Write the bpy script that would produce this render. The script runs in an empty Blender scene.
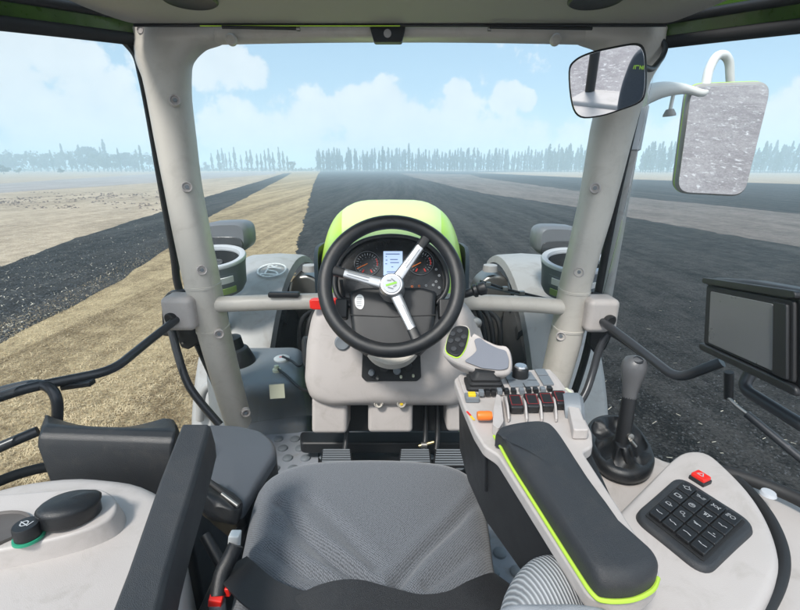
import bpy, bmesh, math, random
from mathutils import Vector, Matrix
random.seed(7)
R = math.radians
sc = bpy.context.scene
COL = sc.collection
V = Vector

# ------------------------------------------------------------------ camera model
TH = R(17.8); FPX = 430.0; CAM = V((0, 0, 1.1)); GZ = -1.5
CT, ST = math.cos(TH), math.sin(TH)
def ray(px, py):
    a, b = (px-400)/FPX, (305-py)/FPX
    return V((a, CT+b*ST, -ST+b*CT))
def W(px, py, Y):
    r = ray(px, py); return CAM + r*(Y/r.y)
def Zp(px, py, z):
    r = ray(px, py); return CAM + r*((z-CAM.z)/r.z)
def D(px, py, t): return CAM + ray(px, py)*t
def WP(px, py, P0, n):
    r = ray(px, py); return CAM + r*((P0-CAM).dot(n)/r.dot(n))
def G(px, py): return Zp(px, py, GZ)

# ------------------------------------------------------------------ materials
def nodes(name):
    m = bpy.data.materials.new(name); m.use_nodes = True
    nt = m.node_tree; b = nt.nodes['Principled BSDF']
    return m, nt, b
def lk(nt, a, b): nt.links.new(a, b)
def N(nt, typ, **kw):
    n = nt.nodes.new(typ)
    for k, v in kw.items(): setattr(n, k, v)
    return n
def M(name, base, rough=.5, metal=0., var=.12, vscale=6., bump=0., bscale=600., coat=0., spec=.5, rvar=.1, dirt=0., dscale=22):
    m, nt, b = nodes(name)
    b.inputs['Metallic'].default_value = metal
    b.inputs['Coat Weight'].default_value = coat
    b.inputs['Coat Roughness'].default_value = .08
    b.inputs['Specular IOR Level'].default_value = spec
    tc = N(nt, 'ShaderNodeTexCoord')
    n = N(nt, 'ShaderNodeTexNoise'); n.inputs['Scale'].default_value = vscale; n.inputs['Detail'].default_value = 6
    lk(nt, tc.outputs['Object'], n.inputs['Vector'])
    mx = N(nt, 'ShaderNodeMix', data_type='RGBA')
    c1 = [min(1, c*(1-var)) for c in base]; c2 = [min(1, c*(1+var)) for c in base]
    mx.inputs['A'].default_value = (*c1, 1); mx.inputs['B'].default_value = (*c2, 1)
    lk(nt, n.outputs['Fac'], mx.inputs['Factor']); lk(nt, mx.outputs['Result'], b.inputs['Base Color'])
    if dirt:      # dust and handling marks with outlines of their own
        dn_ = N(nt, 'ShaderNodeTexNoise'); dn_.inputs['Scale'].default_value = dscale; dn_.inputs['Detail'].default_value = 10; dn_.inputs['Roughness'].default_value = .72; dn_.inputs['Distortion'].default_value = .8
        lk(nt, tc.outputs['Object'], dn_.inputs['Vector'])
        dr = N(nt, 'ShaderNodeMapRange'); dr.inputs['From Min'].default_value = .50; dr.inputs['From Max'].default_value = .74; dr.inputs['To Max'].default_value = dirt
        lk(nt, dn_.outputs['Fac'], dr.inputs['Value'])
        dm = N(nt, 'ShaderNodeMix', data_type='RGBA'); dm.inputs['B'].default_value = (.20, .17, .13, 1)
        lk(nt, dr.outputs['Result'], dm.inputs['Factor']); lk(nt, mx.outputs['Result'], dm.inputs['A']); lk(nt, dm.outputs['Result'], b.inputs['Base Color'])
    mr = N(nt, 'ShaderNodeMapRange'); mr.inputs['To Min'].default_value = max(0, rough-rvar); mr.inputs['To Max'].default_value = min(1, rough+rvar)
    n2 = N(nt, 'ShaderNodeTexNoise'); n2.inputs['Scale'].default_value = vscale*4; n2.inputs['Detail'].default_value = 4
    lk(nt, tc.outputs['Object'], n2.inputs['Vector'])
    lk(nt, n2.outputs['Fac'], mr.inputs['Value']); lk(nt, mr.outputs['Result'], b.inputs['Roughness'])
    if bump:
        n3 = N(nt, 'ShaderNodeTexNoise'); n3.inputs['Scale'].default_value = bscale; n3.inputs['Detail'].default_value = 2
        lk(nt, tc.outputs['Object'], n3.inputs['Vector'])
        bp = N(nt, 'ShaderNodeBump'); bp.inputs['Strength'].default_value = bump; bp.inputs['Distance'].default_value = .001
        lk(nt, n3.outputs['Fac'], bp.inputs['Height']); lk(nt, bp.outputs['Normal'], b.inputs['Normal'])
    return m
def Emit(name, col, s):
    m, nt, b = nodes(name)
    b.inputs['Base Color'].default_value = (*[c*.3 for c in col], 1)
    b.inputs['Emission Color'].default_value = (*col, 1); b.inputs['Emission Strength'].default_value = s
    b.inputs['Roughness'].default_value = .25
    return m
beige = M('beige plastic', (.46, .425, .405), .5, var=.08, bump=.25, bscale=900, dirt=.30, dscale=16)
beige2 = M('pillar beige', (.52, .49, .44), .40, var=.07, bump=.15, bscale=700, dirt=.25, dscale=14)
liner = M('roof lining beige', (.36, .35, .32), .7, var=.06, bump=.3, bscale=1200)
black = M('black plastic', (.012, .0125, .014), .42, var=.2, bump=.35, bscale=900)
pad_m = M('charcoal soft pad', (.027, .029, .033), .5, var=.15, bump=.8, bscale=1100, dirt=.10, dscale=18)
vinyl = M('black vinyl', (.0115, .0125, .0145), .36, var=.15, bump=.5, bscale=900, dirt=.10, dscale=20)
vinyl_g = M('grey vinyl', (.085, .093, .106), .36, var=.12, bump=.5, bscale=900)
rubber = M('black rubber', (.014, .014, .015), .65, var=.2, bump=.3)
tube_m = M('dark painted tube', (.045, .047, .052), .32, var=.2, metal=.3)
grey_p = M('grey body plastic', (.37, .365, .36), .45, var=.08, bump=.2, dirt=.55, dscale=9)
grey_d = M('mid grey plastic', (.17, .19, .21), .45, var=.1, bump=.3)
grey_m = M('lamp housing grey', (.15, .16, .175), .42, var=.08, bump=.2)
lime_g = M('dull green reflector', (.30, .42, .14), .3)
grey_l = M('light grey paint', (.46, .48, .51), .4, var=.05)
white_p = M('white paint', (.75, .76, .75), .4, var=.05)
silver = M('brushed silver', (.56, .56, .57), .3, metal=.85, var=.06)
steel = M('worn steel', (.35, .34, .32), .4, metal=.9, var=.2)
lime = M('lime paint', (.52, .82, .05), .35, var=.04, coat=.3)
lime_sheen = M('lime with painted sheen', (.74, .90, .34), .4, var=.04, coat=.2)  # paler lime: overexposed sky sheen put into the base colour
green_d = M('dark green roof skin', (.055, .13, .012), .3, var=.6, vscale=14, coat=.4)
red = M('red plastic', (.72, .02, .012), .4, var=.1)
orange = M('orange plastic', (.80, .18, .02), .4, var=.1)
yellow = M('yellow plastic', (.80, .55, .02), .4, var=.1)
teal = M('green ring plastic', (.02, .28, .16), .45)
tank_m = M('grey tank plastic', (.17, .19, .21), .38, var=.12, bump=.5, bscale=500, dirt=.5, dscale=10)
mat_m = M('grey rubber mat', (.27, .29, .325), .55, var=.15, bump=.4, dirt=.8, dscale=12)
belt_m = M('black webbing', (.024, .024, .026), .36, var=.25, bump=1., bscale=1300)
cream = M('cream paper', (.62, .63, .48), .7, var=.04)
icon_m = M('white print', (.42, .435, .45), .6, var=.03)
dial_m = M('dial face', (.012, .013, .015), .25, var=.1)
tyre_m = M('tyre rubber', (.045, .045, .046), .75, var=.35, vscale=9, bump=.6, bscale=80)
screen_m = M('screen off', (.15, .15, .155), .3, var=.1, vscale=5, spec=.6)
lcd = Emit('lcd glow', (.50, .66, .95), .5)
mirror_m = M('mirror', (.90, .90, .92), .015, metal=1, var=.01, rvar=.005)
bark = M('bark', (.10, .085, .07), .9, var=.3)
leaf_m = M('poplar leaves', (.050, .075, .035), .8, var=.4, vscale=.8)
leaf2_m = M('bush leaves', (.060, .080, .040), .8, var=.4, vscale=.8)
lamp_dark = M('dark lamp lens', (.05, .055, .06), .15, var=.2, vscale=30, spec=.8)
lamp_lens = M('lamp lens', (.30, .32, .34), .12, var=.2, vscale=30, spec=.8)

def fabric(name, c1, c2, scale, strength):
    m, nt, b = nodes(name)
    b.inputs['Roughness'].default_value = .95
    b.inputs['Sheen Weight'].default_value = .3
    tc = N(nt, 'ShaderNodeTexCoord')
    mp = N(nt, 'ShaderNodeMapping'); mp.inputs['Rotation'].default_value = (0, 0, R(38)); mp.inputs['Scale'].default_value = (1, 1, .45)
    lk(nt, tc.outputs['Object'], mp.inputs['Vector'])
    mu = N(nt, 'ShaderNodeTexVoronoi'); mu.voronoi_dimensions = '2D'; mu.inputs['Scale'].default_value = scale*5.2; mu.inputs['Randomness'].default_value = .22
    lk(nt, mp.outputs['Vector'], mu.inputs['Vector'])
    ns = N(nt, 'ShaderNodeTexNoise'); ns.inputs['Scale'].default_value = 450; lk(nt, tc.outputs['Object'], ns.inputs['Vector'])
    ad = N(nt, 'ShaderNodeMath', operation='MULTIPLY_ADD'); ad.inputs[1].default_value = .4
    lk(nt, ns.outputs['Fac'], ad.inputs[0]); lk(nt, mu.outputs[0], ad.inputs[2])
    rp = N(nt, 'ShaderNodeMapRange'); rp.inputs['From Min'].default_value = .95; rp.inputs['From Max'].default_value = .25; lk(nt, ad.outputs[0], rp.inputs['Value'])
    mx = N(nt, 'ShaderNodeMix', data_type='RGBA'); mx.inputs['A'].default_value = (*c1, 1); mx.inputs['B'].default_value = (*c2, 1)
    lk(nt, rp.outputs['Result'], mx.inputs['Factor']); lk(nt, mx.outputs['Result'], b.inputs['Base Color'])
    bp = N(nt, 'ShaderNodeBump'); bp.inputs['Strength'].default_value = strength; bp.inputs['Distance'].default_value = .0015
    lk(nt, ns.outputs['Fac'], bp.inputs['Height']); lk(nt, bp.outputs['Normal'], b.inputs['Normal'])
    return m
cloth = fabric('grey seat cloth', (.028, .031, .036), (.205, .217, .24), 62, .5)
cloth_dark = fabric('charcoal seat cloth', (.03, .035, .045), (.08, .09, .11), 70, .5)
def ribbed():
    m, nt, b = nodes('ribbed grey cloth')
    b.inputs['Roughness'].default_value = .9
    tc = N(nt, 'ShaderNodeTexCoord'); mp = N(nt, 'ShaderNodeMapping'); mp.inputs['Rotation'].default_value = (0, 0, R(-12))
    lk(nt, tc.outputs['Object'], mp.inputs['Vector'])
    w = N(nt, 'ShaderNodeTexWave'); w.inputs['Scale'].default_value = 66; w.inputs['Distortion'].default_value = .9; w.inputs['Detail Scale'].default_value = .6
    lk(nt, mp.outputs['Vector'], w.inputs['Vector'])
    mx = N(nt, 'ShaderNodeMix', data_type='RGBA'); mx.inputs['A'].default_value = (.20, .205, .215, 1); mx.inputs['B'].default_value = (.50, .51, .52, 1)
    lk(nt, w.outputs['Fac'], mx.inputs['Factor']); lk(nt, mx.outputs['Result'], b.inputs['Base Color'])
    bp = N(nt, 'ShaderNodeBump'); bp.inputs['Strength'].default_value = .8; bp.inputs['Distance'].default_value = .002
    lk(nt, w.outputs['Fac'], bp.inputs['Height']); lk(nt, bp.outputs['Normal'], b.inputs['Normal'])
    return m
rib_m = ribbed()
def glass():
    m, nt, b = nodes('window glass'); nt.nodes.remove(b)
    out = nt.nodes['Material Output']
    t = N(nt, 'ShaderNodeBsdfTransparent'); t.inputs['Color'].default_value = (.975, .985, .98, 1)
    g = N(nt, 'ShaderNodeBsdfGlossy'); g.inputs['Roughness'].default_value = .01
    f = N(nt, 'ShaderNodeFresnel'); f.inputs['IOR'].default_value = 1.12
    mx = N(nt, 'ShaderNodeMixShader')
    lk(nt, f.outputs[0], mx.inputs[0]); lk(nt, t.outputs[0], mx.inputs[1]); lk(nt, g.outputs[0], mx.inputs[2])
    lk(nt, mx.outputs[0], out.inputs['Surface'])
    return m
glass_m = glass()

def soil(name, dark, light, fleck, fscale, famt, stretch=(1, 1), rot=0, bump=.6, bscale=3., fine=26):
    m, nt, b = nodes(name)
    b.inputs['Roughness'].default_value = .95; b.inputs['Specular IOR Level'].default_value = .15
    tc = N(nt, 'ShaderNodeTexCoord')
    mp = N(nt, 'ShaderNodeMapping'); mp.inputs['Rotation'].default_value = (0, 0, R(rot)); mp.inputs['Scale'].default_value = (stretch[0], stretch[1], 1)
    lk(nt, tc.outputs['Object'], mp.inputs['Vector'])
    n1 = N(nt, 'ShaderNodeTexNoise'); n1.inputs['Scale'].default_value = bscale*.25; n1.inputs['Detail'].default_value = 8; n1.inputs['Roughness'].default_value = .82
    n2 = N(nt, 'ShaderNodeTexNoise'); n2.inputs['Scale'].default_value = fine; n2.inputs['Detail'].default_value = 5; n2.inputs['Roughness'].default_value = .7
    lk(nt, mp.outputs['Vector'], n1.inputs['Vector']); lk(nt, tc.outputs['Object'], n2.inputs['Vector'])
    n4 = N(nt, 'ShaderNodeTexNoise'); n4.inputs['Scale'].default_value = 2.4; n4.inputs['Detail'].default_value = 12; n4.inputs['Roughness'].default_value = .82
    lk(nt, tc.outputs['Object'], n4.inputs['Vector'])
    a0_ = N(nt, 'ShaderNodeMath', operation='ADD'); lk(nt, n1.outputs['Fac'], a0_.inputs[0]); lk(nt, n2.outputs['Fac'], a0_.inputs[1])
    av = N(nt, 'ShaderNodeMath', operation='ADD'); lk(nt, a0_.outputs[0], av.inputs[0]); lk(nt, n4.outputs['Fac'], av.inputs[1])
    rp = N(nt, 'ShaderNodeMapRange'); rp.inputs['From Min'].default_value = 1.32; rp.inputs['From Max'].default_value = 1.70
    lk(nt, av.outputs[0], rp.inputs['Value'])
    mx = N(nt, 'ShaderNodeMix', data_type='RGBA'); mx.inputs['A'].default_value = (*dark, 1); mx.inputs['B'].default_value = (*light, 1)
    lk(nt, rp.outputs['Result'], mx.inputs['Factor'])
    n3 = N(nt, 'ShaderNodeTexNoise'); n3.inputs['Scale'].default_value = fscale; n3.inputs['Detail'].default_value = 7; n3.inputs['Roughness'].default_value = .72; n3.inputs['Distortion'].default_value = .6
    lk(nt, tc.outputs['Object'], n3.inputs['Vector'])
    r3 = N(nt, 'ShaderNodeMapRange'); r3.inputs['From Min'].default_value = famt; r3.inputs['From Max'].default_value = famt+.06
    lk(nt, n3.outputs['Fac'], r3.inputs['Value'])
    m2 = N(nt, 'ShaderNodeMix', data_type='RGBA'); m2.inputs['B'].default_value = (*fleck, 1)
    lk(nt, r3.outputs['Result'], m2.inputs['Factor']); lk(nt, mx.outputs['Result'], m2.inputs['A'])
    lk(nt, m2.outputs['Result'], b.inputs['Base Color'])
    bp = N(nt, 'ShaderNodeBump'); bp.inputs['Strength'].default_value = bump; bp.inputs['Distance'].default_value = .2
    lk(nt, av.outputs[0], bp.inputs['Height']); lk(nt, bp.outputs['Normal'], b.inputs['Normal'])
    return m
ROWA = 0
soil_pale = soil('pale stubble soil', (.23, .175, .12), (.56, .455, .335), (.75, .72, .68), 9, .62, (.7, .12), -10, .35)
soil_dark = soil('ploughed soil', (.007, .006, .0055), (.112, .103, .098), (.34, .34, .33), 9, .675, (1.3, .05), -10, .9)
soil_gold = soil('golden stubble', (.17, .115, .055), (.62, .48, .28), (.74, .64, .44), 22, .62, (1.5, .03), -10, .6)
soil_mid = soil('grey lilac soil', (.095, .08, .07), (.28, .235, .21), (.6, .57, .54), 6, .66, (.6, .1), -10, .6)
soil_fallow = soil('lilac fallow soil', (.22, .19, .18), (.44, .40, .38), (.6, .57, .54), 6, .66, (.6, .1), -10, .4)
soil_rear = soil('straw strewn soil', (.30, .27, .27), (.52, .48, .47), (.88, .86, .84), 9, .575, (.6, .6), 0, .5)
clod_m = M('clod soil', (.046, .048, .052), .95, var=.5, vscale=3)
clod_b = M('brown clod', (.12, .085, .07), .95, var=.3)
straw_m = M('straw', (.55, .50, .40), .8, var=.25, vscale=2)
def banded_straw():
    m, nt, b = nodes('golden straw'); b.inputs['Roughness'].default_value = .8
    tc = N(nt, 'ShaderNodeTexCoord'); mp = N(nt, 'ShaderNodeMapping'); mp.inputs['Rotation'].default_value = (0, 0, R(-10)); mp.inputs['Scale'].default_value = (1.5, .03, 0)
    lk(nt, tc.outputs['Object'], mp.inputs['Vector'])
    n1 = N(nt, 'ShaderNodeTexNoise'); n1.inputs['Scale'].default_value = .75; n1.inputs['Detail'].default_value = 8; n1.inputs['Roughness'].default_value = .75
    lk(nt, mp.outputs['Vector'], n1.inputs['Vector'])
    n2 = N(nt, 'ShaderNodeTexNoise'); n2.inputs['Scale'].default_value = 7; n2.inputs['Detail'].default_value = 6; lk(nt, tc.outputs['Object'], n2.inputs['Vector'])
    ad = N(nt, 'ShaderNodeMath', operation='ADD'); lk(nt, n1.outputs['Fac'], ad.inputs[0]); lk(nt, n2.outputs['Fac'], ad.inputs[1])
    rp = N(nt, 'ShaderNodeMapRange'); rp.inputs['From Min'].default_value = .87; rp.inputs['From Max'].default_value = 1.13; lk(nt, ad.outputs[0], rp.inputs['Value'])
    mx = N(nt, 'ShaderNodeMix', data_type='RGBA'); mx.inputs['A'].default_value = (.19, .13, .065, 1); mx.inputs['B'].default_value = (.66, .525, .33, 1)
    lk(nt, rp.outputs['Result'], mx.inputs['Factor']); lk(nt, mx.outputs['Result'], b.inputs['Base Color'])
    return m
straw_g = banded_straw()

# ------------------------------------------------------------------ mesh helpers
def meshobj(name, verts, faces, m, parent=None, smooth=True, bevel=0, seg=3, sub=0, angle=38, label=None):
    me = bpy.data.meshes.new(name)
    me.from_pydata([tuple(v) for v in verts], [], faces)
    bm = bmesh.new(); bm.from_mesh(me)
    bmesh.ops.recalc_face_normals(bm, faces=bm.faces); bm.to_mesh(me); bm.free()
    if m: me.materials.append(m)
    if smooth:
        for p in me.polygons: p.use_smooth = True
        me.set_sharp_from_angle(angle=R(angle))
    o = bpy.data.objects.new(name, me); COL.objects.link(o)
    if parent: par(o, parent)
    if sub:
        s = o.modifiers.new('sub', 'SUBSURF'); s.levels = sub; s.render_levels = sub
    if bevel:
        b = o.modifiers.new('bev', 'BEVEL'); b.width = bevel; b.segments = seg; b.limit_method = 'ANGLE'; b.angle_limit = R(30); b.harden_normals = True
    if label: o['label'] = label
    return o
def wmat(o):
    m = Matrix.Translation(o.location)
    return (wmat(o.parent) @ o.matrix_parent_inverse @ m) if o.parent else m
def par(o, p):
    o.parent = p; o.matrix_parent_inverse = wmat(p).inverted()
def tag(o, label, cat, group=None, kind=None):
    if label: o['label'] = label
    if cat: o['category'] = cat
    if group: o['group'] = group
    if kind: o['kind'] = kind
    return o
def thing(name, label, cat, loc=(0, 0, 0), group=None):
    o = bpy.data.objects.new(name, None); COL.objects.link(o); o.location = loc; o.empty_display_size = .05
    return tag(o, label, cat, group)
def structure(o): o['kind'] = 'structure'; return o

class MB:
    def __init__(s): s.v = []; s.f = []
    def add(s, vf):
        v, f = vf; k = len(s.v); s.v += v; s.f += [tuple(i+k for i in q) for q in f]; return s
    def obj(s, name, m, parent=None, **kw): return meshobj(name, s.v, s.f, m, parent, **kw)

def loft_vf(rings, cap=True, closed=True):
    n = len(rings[0]); v = [p for r in rings for p in r]; f = []
    for i in range(len(rings)-1):
        for j in range(n if closed else n-1):
            a = i*n+j; b = i*n+(j+1) % n
            f.append((a, b, b+n, a+n))
    if cap and closed:
        f.append(tuple(range(n))); f.append(tuple((len(rings)-1)*n+j for j in range(n)))
    return v, f
def frame_for(d):
    d = d.normalized(); up = V((0, 0, 1)) if abs(d.z) < .9 else V((0, 1, 0))
    a = d.cross(up).normalized(); return a, d.normalized().cross(a)
def fillet(pts, r=.03, n=5):
    out = [pts[0]]
    for i in range(1, len(pts)-1):
        p, a, b = pts[i], pts[i-1], pts[i+1]
        ra = min(r, (a-p).length*.45); rb = min(r, (b-p).length*.45)
        A = p+(a-p).normalized()*ra; B = p+(b-p).normalized()*rb
        for k in range(n+1):
            t = k/n; out.append(A*(1-t)**2+p*2*t*(1-t)+B*t*t)
    out.append(pts[-1]); return out
def catmull(pts, n=6, closed=False):
    out = []; L = len(pts)
    rng = range(L if closed else L-1)
    for i in rng:
        g = (lambda k: pts[k % L]) if closed else (lambda k: pts[max(0, min(L-1, k))])
        p0, p1, p2, p3 = g(i-1), g(i), g(i+1), g(i+2)
        for k in range(n):
            t = k/n
            out.append(.5*((2*p1)+(-p0+p2)*t+(2*p0-5*p1+4*p2-p3)*t*t+(-p0+3*p1-3*p2+p3)*t**3))
    if not closed: out.append(pts[-1])
    return out
def tube_vf(pts, r, n=12, sx=1., sy=1., closed=False):
    L = len(pts); rs = r if isinstance(r, (list, tuple)) else [r]*L
    rings = []; prev = None
    for i in range(L):
        if closed: d = pts[(i+1) % L]-pts[i-1]
        else: d = pts[min(L-1, i+1)]-pts[max(0, i-1)]
        d.normalize()
        if prev is None: a, b = frame_for(d)
        else:
            a = (prev - d*prev.dot(d)).normalized(); b = d.cross(a)
        prev = a
        rings.append([pts[i]+(a*math.cos(2*math.pi*k/n)*sx+b*math.sin(2*math.pi*k/n)*sy)*rs[i] for k in range(n)])
    v, f = loft_vf(rings, cap=not closed)
    if closed:
        k = (L-1)*n; f += [(k+j, k+(j+1) % n, (j+1) % n, j) for j in range(n)]
    return v, f
def tube(name, pts, r, m, parent=None, n=14, fil=.03, cat=False, **kw):
    p = catmull(pts, 6) if cat else fillet(pts, fil)
    return meshobj(name, *tube_vf(p, r, n), m, parent, **kw)
def roundpoly(pts, r, n=5):
    out = []; L = len(pts)
    for i in range(L):
        p, a, b = pts[i], pts[i-1], pts[(i+1) % L]
        ra = min(r, (a-p).length*.45); rb = min(r, (b-p).length*.45)
        A = p+(a-p).normalized()*ra; B = p+(b-p).normalized()*rb
        for k in range(n+1):
            t = k/n; out.append(A*(1-t)**2+p*2*t*(1-t)+B*t*t)
    return out
def resample(pts, Mn):
    L = len(pts); seg = [(pts[(i+1) % L]-pts[i]).length for i in range(L)]; tot = sum(seg); out = []; i = 0; acc = 0
    for k in range(Mn):
        d = tot*k/Mn
        while acc+seg[i] < d: acc += seg[i]; i += 1
        t = (d-acc)/max(seg[i], 1e-9); out.append(pts[i].lerp(pts[(i+1) % L], t))
    return out
def prism_vf(pts, off):
    n = len(pts); v = list(pts)+[p+off for p in pts]
    f = [tuple(range(n)), tuple(range(2*n-1, n-1, -1))]+[(i, (i+1) % n, n+(i+1) % n, n+i) for i in range(n)]
    return v, f
def prism(name, pts, off, m, parent=None, rnd=0, bevel=.003, **kw):
    if rnd: pts = roundpoly(pts, rnd)
    return meshobj(name, *prism_vf(pts, off), m, parent, bevel=bevel, **kw)
def normal_of(pts):
    c = sum(pts, V())/len(pts); n = V()
    for i in range(len(pts)): n += (pts[i]-c).cross(pts[(i+1) % len(pts)]-c)
    return n.normalized()
def pad_vf(outline, n, thick, edge, dome=0., Mn=72, rings=14, hf=None, taper=0.):
    """cushion-like slab: a planar outline, top rounded over the edge, skirt straight down"""
    o = resample(outline, Mn); c = sum(o, V())/Mn
    v = []; f = []
    def ring(s_fn, h_fn):
        k = len(v)
        for p in o:
            d = p-c; L = d.length; s = s_fn(L)
            q = c+d*s; h = h_fn(s)
            if hf: h += hf(q)*min(1, max(0, (1-s)*8))
            v.append(q+n*h)
        return k
    v.append(c+n*(dome+(hf(c) if hf else 0))); ks = []
    dm = lambda s: dome*(1-s*s)
    for i in range(1, rings+1):
        t = i/rings
        ks.append(ring(lambda L: t*max(.05, 1-edge/L), dm))
    for i in range(1, 7):
        a = math.pi/2*i/6
        ks.append(ring(lambda L: max(.05, 1-edge*(1-math.sin(a))/L), lambda s: dm(s)-edge*(1-math.cos(a))))
    ks.append(ring(lambda L: 1-taper/L, lambda s: -thick))
    for j in range(Mn): f.append((0, ks[0]+j, ks[0]+(j+1) % Mn))
    for a, b in zip(ks, ks[1:]):
        for j in range(Mn):
            j2 = (j+1) % Mn; f.append((a+j, b+j, b+j2, a+j2))
    f.append(tuple(ks[-1]+j for j in range(Mn)))
    return v, f
def pad(name, outline, n, thick, edge, m, parent=None, dome=0., rnd=0, **kw):
    a = {k: kw.pop(k) for k in ('Mn', 'rings', 'hf', 'taper') if k in kw}
    if rnd: outline = roundpoly(outline, rnd)
    return meshobj(name, *pad_vf(outline, n, thick, edge, dome, **a), m, parent, angle=60, **kw)
def box_vf(c, a, b, n):
    v = [c+a*x+b*y+n*z for z in (-1, 1) for y in (-1, 1) for x in (-1, 1)]
    return v, [(0, 1, 3, 2), (4, 6, 7, 5), (0, 4, 5, 1), (2, 3, 7, 6), (0, 2, 6, 4), (1, 5, 7, 3)]
def box(name, c, a, b, n, m, parent=None, bevel=.003, **kw):
    return meshobj(name, *box_vf(c, a, b, n), m, parent, bevel=bevel, **kw)
def lathe_vf(c, ax, prof, n=32, sx=1, sy=1):
    a, b = frame_for(ax); ax = ax.normalized()
    rings = [[c+ax*h+(a*math.cos(2*math.pi*k/n)*sx+b*math.sin(2*math.pi*k/n)*sy)*r for k in range(n)] for r, h in prof]
    return loft_vf(rings)
def lathe(name, c, ax, prof, m, parent=None, n=32, **kw): return meshobj(name, *lathe_vf(c, ax, prof, n), m, parent, **kw)
def strokes_vf(lines, O, a, b, n, w):
    v = []; f = []
    for ln in lines:
        for p, q in zip(ln, ln[1:]):
            P = O+a*p[0]+b*p[1]; Q = O+a*q[0]+b*q[1]; d = (Q-P).normalized(); s = n.cross(d).normalized()*w/2
            e = d*w*.3; k = len(v); v += [P-e-s, Q+e-s, Q+e+s, P-e+s]; f.append((k, k+1, k+2, k+3))
    return v, f
def strokes(name, lines, O, a, b, n, w, m, parent=None, **kw):
    v, f = strokes_vf(lines, O, a, b, n, w)
    o = meshobj(name, v, f, m, parent, smooth=False, **kw); return o
def circ(x, y, r, n=14, a0=0, a1=360): return [(x+r*math.cos(R(a0+(a1-a0)*k/n)), y+r*math.sin(R(a0+(a1-a0)*k/n))) for k in range(n+1)]
def pxs(pts, fn): return [fn(*p) for p in pts]
X1, Y1, Z1 = V((1, 0, 0)), V((0, 1, 0)), V((0, 0, 1))

# ================================================================== GROUND, FIELDS
def sheet(name, pts, z, m):
    o = meshobj(name, [V((p[0], p[1], z)) for p in pts], [tuple(range(len(pts)))], m, smooth=False)
    return structure(o)
def jag(pts, step, amp):
    out = []; j0 = 0
    for p, q in zip(pts, pts[1:]):
        d = V((q[0]-p[0], q[1]-p[1])); L = d.length; n = max(1, min(420, int(L/step)))
        nn = V((-d.y, d.x)).normalized() if L > 0 else V((0, 0))
        for k in range(n):
            t = k/n; j0 = .8*j0+random.uniform(-amp, amp)*.55; j = j0+random.uniform(-amp, amp)*.25 if k else 0
            out.append((p[0]+d.x*t+nn.x*j, p[1]+d.y*t+nn.y*j))
    out.append((pts[-1][0], pts[-1][1])); return out
g2 = lambda *pts: [(G(*p).x, G(*p).y) for p in pts]
BIG = 1500
sheet('ground', [(-BIG, -BIG), (BIG, -BIG), (BIG, BIG), (-BIG, BIG)], GZ-.012, soil_pale)
sheet('rear_field', [(-90, -120), (120, -120), (120, -2.5), (-90, -2.5)], GZ-.008, soil_rear)
# ploughed field to the right
right_edge = jag([(-1.3, -2.4)]+g2((285, 330), (293, 275), (299, 240), (306, 210), (313, 185), (318, 174.0), (321, 171)), .17, .10)
dark_right = right_edge + [(260, 285), (420, 120), (420, -2.4)]
sheet('ploughed_field', dark_right, GZ-.004, soil_dark)
# golden stubble strip
gold = right_edge + g2((289, 172.3), (284, 175.5), (196, 218), (165, 238), (100, 276), (-20, 333), (-290, 460)) + [(-9, -2.4)]
sheet('stubble_strip', gold, GZ-.0035, soil_gold)
# ploughed strip on the left
dl_low = jag(g2((292, 172.7), (286, 176.5), (200, 222), (172, 245.5), (112, 285), (0, 343.5), (-260, 478)), .5, .09)
dl_up = jag(g2((-300, 372), (0, 267), (75, 238), (165, 211), (200, 198.5), (262, 180.5), (283, 173.5)), .6, .12)
sheet('ploughed_strip', dl_low+dl_up, GZ+.001, soil_dark)
# far lilac band on the left
sheet('fallow_band', jag(g2((-400, 200), (0, 193), (150, 183), (275, 174), (275, 171.5), (150, 174), (0, 183.5), (-400, 186)), 4, .5), GZ-.004, soil_fallow)
# pale bands across the right field
sheet('pale_band', jag(g2((400, 173), (412, 177), (445, 184.5), (482, 193), (585, 208), (650, 221), (800, 247), (1000, 276), (1000, 236), (800, 214), (640, 198), (585, 192), (520, 183), (480, 177.5), (470, 174.5), (400, 173)), .3, .28), GZ+.002, soil_mid)
sheet('far_pale_band', jag(g2((470, 172.4), (600, 178.5), (800, 184), (1000, 190), (1000, 176), (800, 173), (600, 171.5), (470, 172.4)), 3, .5), GZ+.002, soil_pale)

def inpoly(x, y, poly):
    c = False; j = len(poly)-1
    for i in range(len(poly)):
        xi, yi = poly[i]; xj, yj = poly[j]
        if (yi > y) != (yj > y) and x < (xj-xi)*(y-yi)/(yj-yi)+xi: c = not c
        j = i
    return c
def clod_vf(x, y, z, s):
    v = []; rz = random.random()*6
    for k in range(5):
        a = rz+k*1.2566; r = s*random.uniform(.6, 1.1); v.append(V((x+r*math.cos(a), y+r*math.sin(a), z)))
    v.append(V((x+random.uniform(-.3, .3)*s, y+random.uniform(-.3, .3)*s, z+s*random.uniform(.4, .9))))
    return v, [(k, (k+1) % 5, 5) for k in range(5)]
def scatter(name, poly, count, dist, fn, m, label, cat, cond=None):
    mb = MB(); n = 0; tries = 0
    while n < count and tries < count*30:
        tries += 1
        px, py = random.uniform(-60, 860), 172+dist[0]+(dist[1]-dist[0])*random.random()
        g = G(px, py)
        if g.y > 140 or not inpoly(g.x, g.y, poly) or (cond and not cond(px, py)): continue
        mb.add(fn(g.x, g.y)); n += 1
    return tag(mb.obj(name, m, smooth=False), label, cat, kind='stuff')
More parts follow.
